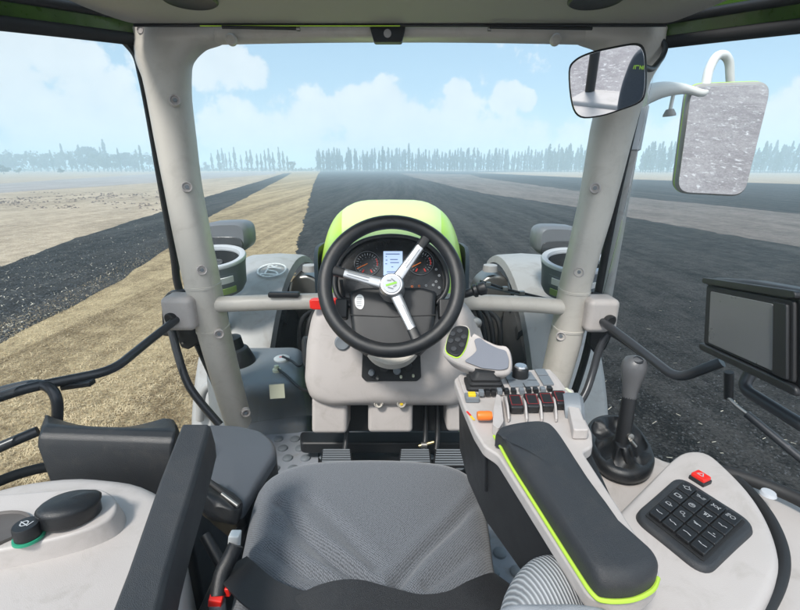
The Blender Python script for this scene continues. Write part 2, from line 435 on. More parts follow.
def straw_vf(x, y, L, w, lift):
    a = random.random()*6.28; d = V((math.cos(a), math.sin(a), random.uniform(-.2, .5)))*L/2; s = V((-math.sin(a), math.cos(a), 0))*w
    c = V((x, y, GZ+lift)); return [c-d-s, c+d-s, c+d+s, c-d+s], [(0, 1, 2, 3)]
inband = lambda px, py: True
plough_left = dl_low+dl_up
scatter('soil_clods', dark_right, 15000, (12, 310), lambda x, y: clod_vf(x, y, GZ-.008, random.uniform(.005, .022)), clod_m, 'small dark clods of turned soil on the ploughed field on the right', 'soil clods')
scatter('soil_clods', plough_left, 5000, (10, 300), lambda x, y: clod_vf(x, y, GZ-.008, random.uniform(.012, .05)), clod_m, 'dark clods on the ploughed strip on the left', 'soil clods')
scatter('straw_litter', dark_right, 260, (10, 300), lambda x, y: straw_vf(x, y, random.uniform(.02, .06), random.uniform(.002, .005), .03), straw_m, 'pale scraps of straw lying on the dark ploughed field', 'straw')
scatter('straw_litter', plough_left, 1000, (8, 240), lambda x, y: straw_vf(x, y, random.uniform(.02, .07), random.uniform(.003, .008), .04), straw_m, 'pale straw strewn over the dark ploughed strip on the left', 'straw')
scatter('stubble_straw', gold, 26000, (12, 320), lambda x, y: straw_vf(x, y, random.uniform(.015, .065), random.uniform(.001, .003), .012), straw_g, 'loose golden straw covering the stubble strip', 'straw')
def stalk_vf(x, y):
    u = V((.98, .18, 0)); v_ = V((-.18, .98, 0)); a = x*.98+y*.18; b = -x*.18+y*.98
    a = round(a/.16)*.16+random.gauss(0, .04); p = u*a+v_*b; h = random.uniform(.015, .05); w = random.uniform(.001, .0022)
    c = V((p.x, p.y, GZ-.004)); t = c+V((random.gauss(0, .018), random.gauss(0, .018), h)); s_ = u*w
    return [c-s_, c+s_, t+s_*.8, t-s_*.8], [(0, 1, 2, 3)]
scatter('stubble_stalks', gold, 16000, (14, 320), stalk_vf, straw_g, 'short upright stalks in rows on the golden stubble strip', 'stubble')
mb = MB()
for i in range(130):
    px, py = random.uniform(-20, 168), random.uniform(193, 208) + random.gauss(0, 1.5)
    if random.random() < .4: py = 193+ (168-px)*.055+random.gauss(0, 1.2)
    g = G(px, py)
    for q in range(5): mb.add(clod_vf(g.x+random.gauss(0, .18), g.y+random.gauss(0, .3), GZ-.02, random.uniform(.04, .15)))
tag(mb.obj('soil_clods', clod_b, smooth=False), 'scattered brown clods dotting the pale field beyond the left pillar', 'soil clods', kind='stuff')

# ================================================================== TREES
def crown_poplar(h, w, n, seed):
    rnd = random.Random(seed); mb = MB(); ph = [rnd.random()*6 for _ in range(4)]
    for i in range(n):
        t = rnd.random()**.85; z = h*(.10+.90*t)
        prof = (math.sin(math.pi*min(1, t*.92+.10))**.7)*(.75+.25*math.sin(t*11+ph[0]))
        a = rnd.random()*6.28; r = w*prof*math.sqrt(rnd.random())*(1+.25*math.sin(a*2+ph[1]+t*5))
        c = V((r*math.cos(a), r*math.sin(a), z)); s = rnd.uniform(.14, .42)
        d1 = V((rnd.gauss(0, .5), rnd.gauss(0, .5), 1)).normalized()*s*1.7; d2 = V((rnd.gauss(0, 1), rnd.gauss(0, 1), rnd.gauss(0, .4))).normalized()*s
        k = len(mb.v); mb.v += [c-d1, c+d2, c+d1, c-d2]; mb.f.append((k, k+1, k+2, k+3))
    return mb
def crown_bushy(h, w, n, seed):
    rnd = random.Random(seed); mb = MB()
    cl = [(V((rnd.gauss(0, .45)*w, rnd.gauss(0, .45)*w, h*rnd.uniform(.28, .88))), rnd.uniform(.25, .5)*w) for _ in range(9)]
    for i in range(n):
        c0, r = rnd.choice(cl); d = V((rnd.gauss(0, 1), rnd.gauss(0, 1), rnd.gauss(0, .8))).normalized()*r*rnd.random()**.4
        c = c0+d; s = rnd.uniform(.16, .5)
        d1 = V((rnd.gauss(0, 1), rnd.gauss(0, 1), rnd.gauss(0, 1))).normalized()*s*1.3; d2 = d1.orthogonal().normalized()*s
        k = len(mb.v); mb.v += [c-d1, c+d2, c+d1, c-d2]; mb.f.append((k, k+1, k+2, k+3))
    return mb
def trunk_mb(h, r, seed):
    rnd = random.Random(seed); mb = MB()
    top = V((rnd.gauss(0, .2), rnd.gauss(0, .2), h*.85))
    pts = [V((0, 0, -.1)), V((rnd.gauss(0, .08), rnd.gauss(0, .08), h*.35)), top]
    mb.add(tube_vf(pts, [r, r*.7, r*.15], 6))
    for k in range(5):
        z = h*rnd.uniform(.15, .6); a = rnd.random()*6.28
        b0 = V((0, 0, z)); mb.add(tube_vf([b0, b0+V((math.cos(a)*.9, math.sin(a)*.9, h*.18))], [r*.35, r*.08], 4))
    return mb
protos = []
for i in range(6):
    h = 13; pr = (crown_poplar(h, [1.3, 1.6, 1.1, 1.35, 1.8, 1.25][i], 420, 40+i), trunk_mb(h, .22, 60+i), leaf_m, 'poplar_tree')
    protos.append(pr)
for i in range(4):
    pr = (crown_bushy(9, 4.2, 620, 80+i), trunk_mb(8, .3, 90+i), leaf2_m, 'broad_tree'); protos.append(pr)
pm = []
for k, (cr, tr, lm, nm) in enumerate(protos):
    co = cr.obj('crown', lm, smooth=False); to = tr.obj('trunk', bark)
    pm.append((co, to, nm))
used = set()
def tree(k, px, dist, hpx, label, group, wide=1.):
    r = ray(px, 170); t = dist/r.y
    p = V((CAM.x+r.x*t, dist, GZ)); H = hpx/FPX*dist*1.07
    co, to, nm = pm[k]
    root = thing(nm, label, 'tree', p, group)
    base = 13 if k < 6 else 9.5
    root.scale = (H/base*wide, H/base*wide, H/base); root.rotation_euler = (0, 0, random.random()*6.28)
    for src in (to, co):
        c = src if (k, src.name) not in used and not src.parent else src.copy()
        used.add((k, src.name))
        if c is not src: COL.objects.link(c)
        c.parent = root
G1 = 'hazy poplars of the far tree line'
for i in range(118):   # dense belt right of the bonnet
    px = 318+ (i/118)*235 + random.uniform(-1.5, 1.5)
    tree(random.choice((0, 1, 2, 3, 4, 5)), px, random.uniform(262, 300), random.uniform(13, 20)*(1 if random.random() < .88 else 1.2), 'slim pale blue poplar in the dense belt straight ahead above the steering wheel', G1, random.uniform(.75, 1.2))
for i in range(42):
    px = 548+ (i/42)*75+random.uniform(-1, 1)
    tree(random.choice((0, 1, 2, 3, 4, 5)), px, random.uniform(225, 262), random.uniform(15, 24), 'blue hazy poplar in the belt just left of the right pillar', G1+' by the right pillar', random.uniform(.75, 1.2))
for i in range(74):
    px = 640+ (i/74)*190+random.uniform(-1.2, 1.2)
    tree(random.choice((0, 1, 2, 3, 4, 5)), px, random.uniform(205, 245), random.uniform(16, 27), 'blue hazy poplar in the belt behind the outside mirror', G1+' behind the mirror', random.uniform(.75, 1.2))
for px, h in ((220, 18), (224, 19), (231, 16), (236, 20), (248, 17), (252, 18), (258, 15), (266, 18), (270, 19), (280, 20), (284, 17), (213, 15), (227, 15), (242, 14), (262, 15), (274, 16), (288, 13)):
    tree(random.choice((0, 2, 3, 5)), px, random.uniform(262, 290), h, 'lone slim poplar in the thin pale row between left pillar and stubble strip', G1+' in the thin row', random.uniform(.8, 1.1))
tree(6, 293, 270, 9, 'low round hazy tree at the far end of the golden stubble strip', None)
for px, h in ((208, 14), (302, 6)): tree(7, px, 280, h*.6, 'low hazy bush on the horizon %s' % ('beside the left pillar' if px < 250 else 'right of the low round tree'), None)
for i, (px, h, k) in enumerate(((2, 17, 6), (14, 20, 7), (34, 20, 8), (48, 18, 6), (60, 22, 9), (66, 25, 0), (78, 20, 7), (88, 22, 8), (95, 24, 6), (104, 22, 3), (108, 29, 2), (112, 19, 9), (126, 19, 6), (135, 17, 7), (143, 24, 0), (150, 18, 8), (-14, 19, 7), (-30, 20, 8), (24, 17, 6), (41, 16, 9), (54, 20, 2), (72, 19, 5), (83, 24, 3), (99, 18, 7), (116, 17, 6), (121, 22, 5), (130, 15, 8), (139, 20, 3), (155, 17, 2), (8, 16, 9))):
    tree(k, px, random.uniform(235, 270), h*.92, 'pale blue tree in the hazy wood seen through the left door', 'hazy trees left of the left pillar', random.uniform(.8, 1.1))
for px, d, h in ((3, 170, 12), (18, 180, 8), (60, 185, 7), (-12, 165, 13)):
    tree(9, px, d, h*.8, 'low dusky bush standing in front of the hazy wood at far left' if px != 60 else 'small low bush in the pale field below the hazy wood', 'low bushes at far left' if px != 60 else None)

mb = MB()
for i in range(5200):
    x = random.uniform(-480, 520); y = 318+random.gauss(0, 6); hh = (3.0+1.6*math.sin(x*.05)+1.2*math.sin(x*.21+1))*(.55 if -130 < x < -30 else 1)
    c = V((x, y, GZ+max(.1, hh)*random.random())); sz = random.uniform(.4, 1.1)
    d1 = V((random.gauss(0, 1), random.gauss(0, .6), random.gauss(0, 1))).normalized()*sz; d2 = d1.orthogonal().normalized()*sz*.7
    k = len(mb.v); mb.v += [c-d1, c+d2, c+d1, c-d2]; mb.f.append((k, k+1, k+2, k+3))
tag(mb.obj('distant_hedge', leaf2_m, smooth=False), 'low hazy undergrowth running along the horizon behind the poplars', 'hedge', kind='stuff')

# ================================================================== HAZE
b = meshobj('haze', *box_vf(V((0, 0, 7.5)), X1*(BIG+30), Y1*(BIG+30), Z1*10.3), None, smooth=False)
tag(b, None, None, kind='stuff')
hm = bpy.data.materials.new('haze air'); hm.use_nodes = True; nt = hm.node_tree
nt.nodes.remove(nt.nodes['Principled BSDF']); pv = N(nt, 'ShaderNodeVolumePrincipled')
pv.inputs['Color'].default_value = (.69, .885, 1.0, 1); pv.inputs['Density'].default_value = .0036; pv.inputs['Anisotropy'].default_value = -.3
lk(nt, pv.outputs[0], nt.nodes['Material Output'].inputs['Volume']); b.data.materials.append(hm)

# ================================================================== CAB FRAME
cab = thing('cab_frame', 'beige tractor cab frame with two front pillars, header, cross bar and roof lining', 'cab frame', (0, 1.4, 0))
def pillar(rows, name, bolts, lab, collars=(292, 323)):
    rings = []
    cen = []
    for (y, x, w, Y) in rows: cen.append((W(x, y, Y), w))
    P = [c for c, w in cen]; P = catmull(P, 5)
    Ws = []
    for i in range(len(cen)-1):
        for k in range(5): Ws.append(cen[i][1]*(1-k/5)+cen[i+1][1]*k/5)
    Ws.append(cen[-1][1])
    for i, p in enumerate(P):
        t = (p-CAM).dot(V((0, CT, -ST))); hw = Ws[i]*t/FPX/2
        d = (P[min(i+1, len(P)-1)]-P[max(0, i-1)]).normalized()
        a = X1; f2 = Y1
        rings.append([p+a*hw*math.copysign(abs(math.cos(q))**.75, math.cos(q))+f2*min(hw*1.25, .062)*math.copysign(abs(math.sin(q))**.75, math.sin(q)) for q in [2*math.pi*k/24 for k in range(24)]])
    o = meshobj(name, *loft_vf(rings), beige2, cab, label=lab)
    for (x, y) in bolts:
        i = min(range(len(P)), key=lambda i: (P[i]-D(x, y, (P[i]-CAM).dot(V((0, CT, -ST))))).length)
        p = P[i]; t = (p-CAM).dot(V((0, CT, -ST))); hw = Ws[i]*t/FPX/2; f = (CAM-p).normalized()
        d = (P[min(i+1, len(P)-1)]-P[max(0, i-1)]).normalized(); f2 = (f-d*f.dot(d)).normalized()
        c = D(x, y, t-hw*1.2)
        lathe('bolt_cap', c, f2, [(.0001, -.016), (.0165, -.016), (.0165, .003), (.0145, .0045), (.0118, .003), (.0105, -.002), (.0001, -.002)], beige, o, n=20)
        lathe('bolt_head', c, f2, [(.0001, -.002), (.0065, -.002), (.0065, .0022), (.0001, .0026)], grey_d, o, n=6)
    for y in collars:      # joint lips above and below the cross bar
        i = min(range(len(P)), key=lambda i: abs(305-FPX*(P[i]-CAM).dot(V((0, ST, CT)))/(P[i]-CAM).dot(V((0, CT, -ST)))-y))
        c_ = P[i]; dz = (P[i+1]-P[i]).normalized()
        meshobj('collar', *loft_vf([[c_+(p-c_)*k_+dz*h_ for p in rings[i]] for k_, h_ in ((1.0, -.005), (1.035, -.004), (1.035, .004), (1.0, .005))]), beige2, o)
    return o
pl = pillar([(30, 183, 96, 1.505), (41, 180, 86, 1.50), (47, 171.5, 68, 1.50), (55, 167, 57, 1.495), (64, 165, 50, 1.49), (80, 167.5, 42, 1.485), (100, 170, 38, 1.48), (140, 176, 35, 1.46), (190, 184, 31, 1.44), (270, 200, 31, 1.42), (343, 217, 27, 1.43), (424, 239, 22, 1.46)], 'pillar', [(175, 100), (187, 187), (202, 270), (219, 334), (246, 413)], 'left front pillar')
pr_ = pillar([(30, 617, 96, 1.505), (41, 620, 86, 1.50), (47, 628, 68, 1.50), (55, 632, 57, 1.495), (64, 633, 50, 1.49), (80, 626, 44, 1.485), (100, 620, 41, 1.48), (130, 612, 39, 1.47), (200, 597, 31, 1.44), (250, 584, 28, 1.42), (290, 574, 27, 1.42), (340, 565, 28, 1.43), (424, 543, 22, 1.46)], 'pillar', [(595, 188), (579, 272), (561, 336)], 'right front pillar')
# windscreen header
rings = []
for i in range(25):
    x = 150+i*(650-150)/24; lo = 45.5-4.5*(1-((x-400)/250)**2); hi = 22
    A = W(x, lo, 1.50); B = W(x, hi, 1.50); c = (A+B)/2; h = (B.z-A.z)/2
    rings.append([c+V((0, .04*math.copysign(abs(math.cos(q))**.6, math.cos(q)), h*math.copysign(abs(math.sin(q))**.6, math.sin(q)))) for q in [2*math.pi*k/20 for k in range(20)]])
hd = meshobj('windscreen_header', *loft_vf(rings), beige2, cab)
for x, y in ((231, 40.5), (556, 40.5)):
    lathe('bolt_cap', W(x, y-1, 1.452), -Y1, [(.0001, -.01), (.016, -.01), (.016, .004), (.012, .008), (.0001, .009)], beige2, hd)
for x, y in ((141, 30), (645, 32)):
    lathe('bolt_cap', W(x, y, 1.452), -Y1, [(.0001, -.01), (.012, -.01), (.012, .004), (.009, .006), (.007, .003), (.0001, .003)], beige, hd)
# latch plate at the middle of the header
lt = prism('header_latch', roundpoly([W(x, y, 1.435) for x, y in ((369, 24), (406, 24), (402, 42), (374, 42))], .006), V((0, .03, 0)), black, cab, bevel=.004)
lathe('latch_insert', W(387.5, 33.5, 1.437), V((0, -1, -.1)), [(.0001, 0), (.011, 0), (.011, .004), (.008, .005), (.0001, .005)], grey_p, lt)
# roof lining
rl = prism('roof_lining', roundpoly([Zp(x, y, 1.492) for x, y in ((50, -8), (84, 8), (133, 25), (667, 25), (706, 10), (748, -8))]+[V((.97, .82, 1.492)), V((-.97, .82, 1.492))], .05), V((0, 0, .09)), liner, cab, bevel=.022, seg=5)
for x in (189.5, 596):
    c = Zp(x, -1, 1.4915); s = lathe('speaker', c, -Z1, [(.0001, -.02), (.066, -.02), (.066, .003), (.061, .006), (.056, .003), (.0001, .001)], black, rl, n=40)
tube('trim_line', [Zp(x, y, 1.488) for x, y in ((134, 25.2), (400, 25.2), (666, 25.2))], .0042, black, rl, fil=0)
tube('trim_line', [Zp(x, y, 1.4845) for x, y in ((200, 25.8), (400, 25.8), (606, 25.8))], .0016, lime, rl, fil=0)
# roller blind rods tucked under the lining
for x0, x1, nm in ((252, 297, 'left'), (520, 592, 'right')):
    o = thing('sun_blind_rod', 'thin black blind rod under the roof lining %s of the header latch' % nm, 'blind rod', Zp(x0, 28, 1.478))
    tube('rod', [Zp(x0-30, 27.0, 1.478), Zp(x1, 28.5, 1.478)], .0042, black, o, fil=0)
    lathe('end_pin', Zp(x1+1 if x0 < 400 else x0-31, 29, 1.476), X1, [(.0001, -.004), (.006, -.004), (.006, .006), (.0001, .006)], steel, o, n=12)
# side roof rails: dark lower edge and green roof skin above
for s in (-1, 1):
    mir = lambda x: x if s < 0 else 800-x
    lo = [W(mir(x), y+(3 if s > 0 else 0), Y) for x, y, Y in ((146, 41, 1.5), (125, 38, 1.47), (60, 30, 1.32), (0, 23, 1.2), (-90, 12, 1.0), (-300, -25, .7))]
    hi = [p+V((0, .0, .045))+V((-s*.02, 0, 0)) for p in lo]
    rail = tube('side_rail', lo, .017, rubber, cab, fil=.1)
    rings = [[a+V((0, 0, .012)), a+V((s*.03, 0, .014)), b_+V((s*.055, 0, .05)), b_+V((0, 0, .05))] for a, b_ in zip(lo, hi)]
    meshobj('roof_skin', *loft_vf(rings), green_d, cab, bevel=.003)
    tube('roof_edge', [b_+V((0, -.006, .012)) for b_ in hi], .013, black, cab, fil=.1)
# door seals on the pillars
for s in (-1, 1):
    if s < 0: q = ((122, 38), (136, 54), (142, 75), (149, 110), (161, 180), (174, 255), (178, 285), (194, 335), (213, 378), (231, 424))
    else: q = ((666, 45), (652, 54), (645, 75), (634, 120), (618, 190), (607, 245), (599, 288), (587, 350), (575, 390), (563, 424))
    pts = [W(x, y, 1.49 if y > 60 else 1.5) for x, y in q]
    meshobj('door_seal', *tube_vf(catmull(pts, 5), .016, 10, 1, .8), rubber, cab)
# cross bar
cb = [W(x, y, 1.405) for x, y in ((205, 305), (240, 303.5), (300, 301.5), (390, 300), (470, 302), (530, 304.5), (572, 308))]
cross = meshobj('cross_bar', *tube_vf(catmull(cb, 5), .0275, 18), beige2, cab)
box('clip', W(284, 294.5, 1.382), X1*.052, V((0, .012, 0)), Z1*.009, black, cross, bevel=.006, label='black plastic clip on the cross bar')
# windscreen
rings = []
for (y, xl, xr) in ((34, 170, 630), (110, 172, 618), (190, 186, 600), (270, 201, 583), (345, 217, 566), (424, 239, 545)):
    a, b_ = W(xl, y, 1.52), W(xr, y, 1.52)
    rings.append([a.lerp(b_, k/12)+V((0, .10*(1-(2*k/12-1)**2), 0)) for k in range(13)])
v, f = loft_vf(rings, cap=False, closed=False)
ws = meshobj('windscreen', v, f, glass_m, cab); so = ws.modifiers.new('s', 'SOLIDIFY'); so.thickness = .005
# cab floor, sills and rear of the cab (seen in the mirror)
fl = prism('floor_panel', [V((-.82, -.6, -.004)), V((.82, -.6, -.004)), V((.66, .9, -.004)), V((.56, 1.62, -.004)), V((-.60, 1.62, -.004)), V((-.68, .9, -.004))], V((0, 0, -.08)), black, cab, bevel=.01)
box('rear_shelf', V((0, -.74, .44)), X1*.86, Y1*.13, Z1*.135, beige, cab, bevel=.03)
box('rear_wall', V((0, -.88, .28)), X1*.84, Y1*.02, Z1*.29, beige, cab, bevel=.01)
for s in (-1, 1):
    tube('rear_pillar', [V((s*.80, -.84, .56)), V((s*.78, -.86, 1.1)), V((s*.72, -.80, 1.62))], .035, black, cab)
tube('rear_header', [V((-.75, -.80, 1.62)), V((.75, -.80, 1.62))], .035, black, cab)

# ================================================================== DOORS
def door(s, label):
    d = thing('cab_door', label, 'door', V((s*.85, .6, .4)))
    if s < 0:
        top = [W(x, y, Y) for x, y, Y in ((140, 42, 1.5), (0, 22, 1.2), (-300, -30, .7))]
        bot = [V((-.62, 1.47, -.03)), V((-.80, .98, -.03)), V((-.90, .35, .10))]
    else:
        top = [W(x, y, Y) for x, y, Y in ((660, 45, 1.5), (800, 25, 1.2), (1100, -30, .7))]
        bot = [V((.62, 1.47, -.03)), V((.80, .98, -.03)), V((.90, .35, .10))]
    rings = []
    T = catmull(top, 6); B = catmull(bot, 6)
    for t in range(9): rings.append([B[i].lerp(T[i], t/8)+V((s*.03*math.sin(math.pi*t/8), 0, 0)) for i in range(len(T))])
    v, f = loft_vf(rings, cap=False, closed=False)
    g = meshobj('door_glass', v, f, glass_m, d); so = g.modifiers.new('s', 'SOLIDIFY'); so.thickness = .005
    return d
dl = door(-1, 'left glazed cab door with black lower seal'); dr = door(1, 'right glazed cab door with black lower seal')
tube('window_seal', [Zp(x, y, .42) for x, y in ((-90, 512), (-30, 494), (0, 481), (22, 473), (48, 467), (90, 463))], .012, rubber, dl, cat=True)
tube('window_seal', [Zp(x, y, .57) for x, y in ((690, 466), (722, 471.5), (742, 477), (770, 487), (800, 500), (850, 528))], .0115, rubber, dr, cat=True)
lathe('seal_clip', Zp(768, 494.5, .585), Z1, [(.0001, 0), (.012, 0), (.010, .005), (.0001, .006)], grey_l, dr, n=16)

# ================================================================== GRAB RAILS
def mount(parent, c, sx):
    m_ = box('mount_cover', c, V((.052, .0, 0)), V((0, .045, 0)), V((0, 0, .058)), beige, parent, bevel=.02, seg=5)
    lathe('socket', c+V((sx*.02, -.046, -.012)), V((sx*.35, -1, -.1)), [(.0001, -.01), (.021, -.01), (.021, .006), (.017, .008), (.0001, .004)], rubber, m_, n=20)
    return m_
gl = thing('grab_rail', 'dark bent tube grab rail on a beige block on the left pillar', 'grab rail', W(182, 315, 1.36), 'cab door grab rails')
c = W(183, 311, 1.37); mount(gl, c, -1)
prism('bracket', [W(x, y, 1.435) for x, y in ((161, 300), (168, 292), (205, 288), (205, 340), (188, 350), (181, 348), (176, 338), (162, 336))], V((0, .03, 0)), black, gl, bevel=.006)
for x, y in ((183, 343), (178, 340)): lathe('screw', W(x, y, 1.432), -Y1, [(.0001, 0), (.004, 0), (.004, .003), (.0001, .004)], steel, gl, n=8)
tb = [W(177, 319, 1.33), W(150, 340, 1.22), W(112, 371, 1.04), W(62, 381, .98), W(28, 388, .94), W(-4, 398, .90), W(-60, 418, .80)]
tube('rail_tube', tb, .0125, tube_m, gl, fil=.05)
tube('rail_tube', [W(-60, 412, .92), W(0, 391, .95), W(36, 383, .96), W(52, 388, .95), W(58, 402, .94), W(57, 424, .94)], .0125, tube_m, gl, fil=.05)
tube('rail_tube', [W(-40, 466, .82), W(0, 447, .86), W(38, 431, .90)], .0125, tube_m, gl, fil=.03)
tube('rail_tube', [W(171, 328, 1.41), W(178, 356, 1.38), W(187, 384, 1.34), W(200, 402, 1.32), W(220, 425, 1.30)], .0135, tube_m, gl, fil=.05)
box('latch_handle', W(78, 384.5, .985), X1*.040+Z1*.006, Y1*.012, Z1*.007, black, gl, bevel=.004)

gr = thing('grab_rail', 'dark bent tube rail from the beige block on the right pillar to the monitor', 'grab rail', W(598, 312, 1.36), 'cab door grab rails')
c = W(598, 313, 1.37); mount(gr, c, 1)
prism('bracket', [W(x, y, 1.435) for x, y in ((592, 292), (612, 297), (617, 305), (615, 330), (606, 350), (596, 355), (590, 345))], V((0, .03, 0)), black, gr, bevel=.006)
lathe('screw', W(602, 346, 1.43), -Y1, [(.0001, 0), (.005, 0), (.005, .003), (.0001, .004)], steel, gr, n=8)
tube('rail_tube', [W(602, 321, 1.33), W(640, 350, 1.15), W(677, 379, 1.0), W(706, 368, .95), W(722, 362, .93)], .0125, tube_m, gr, fil=.04)
tube('rail_tube', [W(610, 332, 1.36), W(600, 345, 1.36), W(593, 372, 1.34), W(585, 396, 1.30), W(570, 414, 1.28)], .0125, tube_m, gr, fil=.05)
tube('rail_tube', [W(606, 330, 1.34), W(622, 340, 1.30), W(645, 356, 1.2)], .009, black, gr, fil=.02)

gs = thing('door_strut', 'thin gas strut hanging below the monitor at the right edge', 'strut', W(735, 395, .9))
tube('bracket', [W(729, 372, .88), W(728.5, 398, .88)], .0095, black, gs, fil=0)
tube('piston_rod', [W(728.5, 398, .875), W(735, 405, .86), W(748, 415, .84)], .0042, steel, gs, fil=.01)
tube('strut_cylinder', [W(746, 413.5, .842), W(800, 458, .76), W(860, 508, .68)], .0085, tube_m, gs, fil=.01)

# ================================================================== MONITOR
mo = thing('terminal_monitor', 'black terminal monitor with grey dark screen on the right rail', 'monitor', V((.66, .78, .72)))
TL, TR, BR, BL = D(706, 277, .95), D(806, 291, .655), D(806, 401, .655), D(702, 350, .95)
nM = (TR-TL).cross(BL-TL).normalized()
if nM.dot(CAM-TL) < 0: nM = -nM
mq = lambda u, v_, h=0: TL.lerp(TR, u).lerp(BL.lerp(BR, u), v_)+nM*h
bodyo = roundpoly([mq(0, 0), mq(.5, -.03), mq(1, 0), mq(1.02, .5), mq(1, 1), mq(.5, 1.02), mq(0, 1), mq(-.015, .5)], .02)
prism('housing', bodyo, -nM*.045, black, mo, bevel=.014, seg=5)
prism('bezel', roundpoly([mq(.06, .10, .001), mq(.95, .10, .001), mq(.95, .88, .001), mq(.06, .88, .001)], .008), nM*.006, rubber, mo, bevel=.003)
sc_ = prism('screen', roundpoly([mq(.14, .17, .0075), mq(.80, .17, .0075), mq(.80, .84, .0075), mq(.14, .84, .0075)], .004), nM*.002, screen_m, mo, bevel=.001)
prism('key_strip', roundpoly([mq(.82, .14, .0075), mq(.93, .14, .0075), mq(.93, .86, .0075), mq(.82, .86, .0075)], .004), nM*.006, black, mo, bevel=.003)
prism('lower_lip', roundpoly([mq(.02, .885, .001), mq(.98, .885, .001), mq(.985, .985, .001), mq(.02, .985, .001)], .012), nM*.010, black, mo, bevel=.0045, seg=5)
prism('upper_lip', roundpoly([mq(.02, .005, .001), mq(.98, .005, .001), mq(.98, .085, .001), mq(.02, .085, .001)], .012), nM*.010, black, mo, bevel=.0045, seg=5)
tube('mount_tube', [mq(.30, .97, -.055), D(742, 388, .86), D(800, 424, .74), D(850, 455, .66)], .011, tube_m, mo, fil=.02)
box('mount_block', mq(.3, .75, -.06), (TR-TL).normalized()*.03, (BL-TL).normalized()*.03, nM*.018, black, mo, bevel=.004)

# ================================================================== MIRRORS
mi = thing('interior_mirror', 'rounded black framed interior mirror in front of the right pillar', 'mirror', W(607, 80, 1.22))
Mc = W(607, 80, 1.22); Tt = V((-.52, -.58, .74))
nI = ((CAM-Mc).normalized()+(Tt-Mc).normalized()).normalized()
mp_ = lambda x, y, h=0: WP(x, y, Mc, nI)+nI*h
io = [(568, 72), (574, 60), (590, 52), (615, 46), (637, 43), (645, 50), (647, 70), (646, 92), (640, 103), (620, 111), (600, 117), (580, 118), (571, 105)]
oi = catmull([mp_(*p) for p in io], 4, True); ci = sum(oi, V())/len(oi)
prism('housing', oi, -nI*.028, black, mi, bevel=.008)
prism('mirror_glass', [ci+(p-ci)*.945+nI*.0012 for p in oi], nI*.0015, mirror_m, mi, bevel=.0006)
tube('stalk', [mp_(640, 66, -.03), W(652, 70, 1.28), W(662, 58, 1.36), W(666, 48, 1.42), W(662, 40, 1.47)], .0075, black, mi, fil=.03)

me_ = thing('outside_mirror', 'large upright outside mirror with pale green edged frame on a white arm', 'mirror', W(725, 140, 1.62))
Mo = W(725, 140, 1.62); To = V((4.2, -6.0, GZ))
nO = ((CAM-Mo).normalized()+(To-Mo).normalized()).normalized()
mq2 = lambda x, y, h=0: WP(x, y, Mo, nO)+nO*h
oo = roundpoly([mq2(*p) for p in ((690, 84), (774, 81), (745, 197.5), (675, 194))], .05, 7); co = sum(oo, V())/len(oo)
prism('housing', oo, -nO*.05, grey_p, me_, bevel=.012, seg=4)
prism('green_edge', [co+(p-co)*1.006-nO*.020 for p in oo], -nO*.008, lime, me_, bevel=.003)
prism('mirror_glass', [co+(p-co)*.955+nO*.0012 for p in oo], nO*.0015, mirror_m, me_, bevel=.0006)
pts = [W(642, 96, 1.60), W(662, 90, 1.60), W(684, 89, 1.61), W(703, 93, 1.61), W(706, 84, 1.62), W(709, 70, 1.63), W(716, 57, 1.64), W(724, 55, 1.65), W(729, 62, 1.66), W(730, 76, 1.67), W(731, 92, 1.68)]
cp = catmull(pts, 5); rr = []
for i in range(len(cp)):
    t = i/(len(cp)-1); rr.append(.036-.024*min(1, t/.24) if t < .24 else .0125+.002*math.sin(t*3))
meshobj('arm', *tube_vf(cp, rr, 14), white_p, me_)
tube('knob_stem', [W(674, 92, 1.61), W(670, 110, 1.61)], .006, white_p, me_, fil=0)
lathe('knob', W(669.5, 113, 1.61), V((.1, 0, -1)), [(.0001, -.012), (.012, -.012), (.02, .004), (.02, .01), (.0001, .011)], grey_p, me_, n=20)

# exhaust stack outside the right pillar
ex = thing('exhaust_stack', 'grey exhaust stack standing outside the right pillar', 'exhaust', W(590, 420, 1.72))
a_, b_ = W(645, 65, 1.70), W(597, 345, 1.70)
tube('stack_pipe', [a_, b_], .026, grey_p, ex, fil=0)
d = (a_-b_).normalized(); c = W(635.5, 122, 1.70)
lathe('sleeve', c, d, [(.026, -.10), (.034, -.095), (.036, .05), (.030, .06), (.026, .065)], grey_l, ex)

# ================================================================== BONNET
bo = thing('bonnet', 'pale lime green tractor bonnet ahead of the windscreen', 'bonnet', V((-.02, 2.3, .3)))
def bon_ring(Y, hw, zt, zb, ex=4.5, xc=-.045, n=40, flat=1.):
    out = []
    for k in range(n+1):
        q = math.pi*k/n; cx, sx_ = math.cos(q), math.sin(q)
        x = hw*math.copysign(abs(cx)**(2/ex), cx); z = zb+(zt-zb)*abs(sx_)**(2/ex)*(1-.035*(cx*cx))
        out.append(V((xc+x, Y, z)))
    return out
secs = [(1.72, .305, .60), (1.80, .328, .71), (1.92, .352, .80), (2.08, .38, .872), (2.22, .402, .908), (2.34, .415, .921), (2.5, .414, .915), (2.8, .40, .88), (3.4, .365, .78), (3.9, .32, .62), (4.0, .28, .45)]
rings = [bon_ring(Y, hw, zt, -.25, xc=-.045*(Y/2.3)) for Y, hw, zt in secs]
meshobj('bonnet_shell', *loft_vf(rings, closed=False), lime, bo, angle=50)
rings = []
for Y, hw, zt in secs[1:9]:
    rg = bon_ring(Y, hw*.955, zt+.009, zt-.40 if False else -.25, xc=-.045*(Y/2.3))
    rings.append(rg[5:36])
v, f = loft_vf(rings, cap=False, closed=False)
tp = meshobj('top_sheen_panel', v, f, lime_sheen, bo, angle=50)  # overlay whose pale colour carries the sheen on the bonnet top
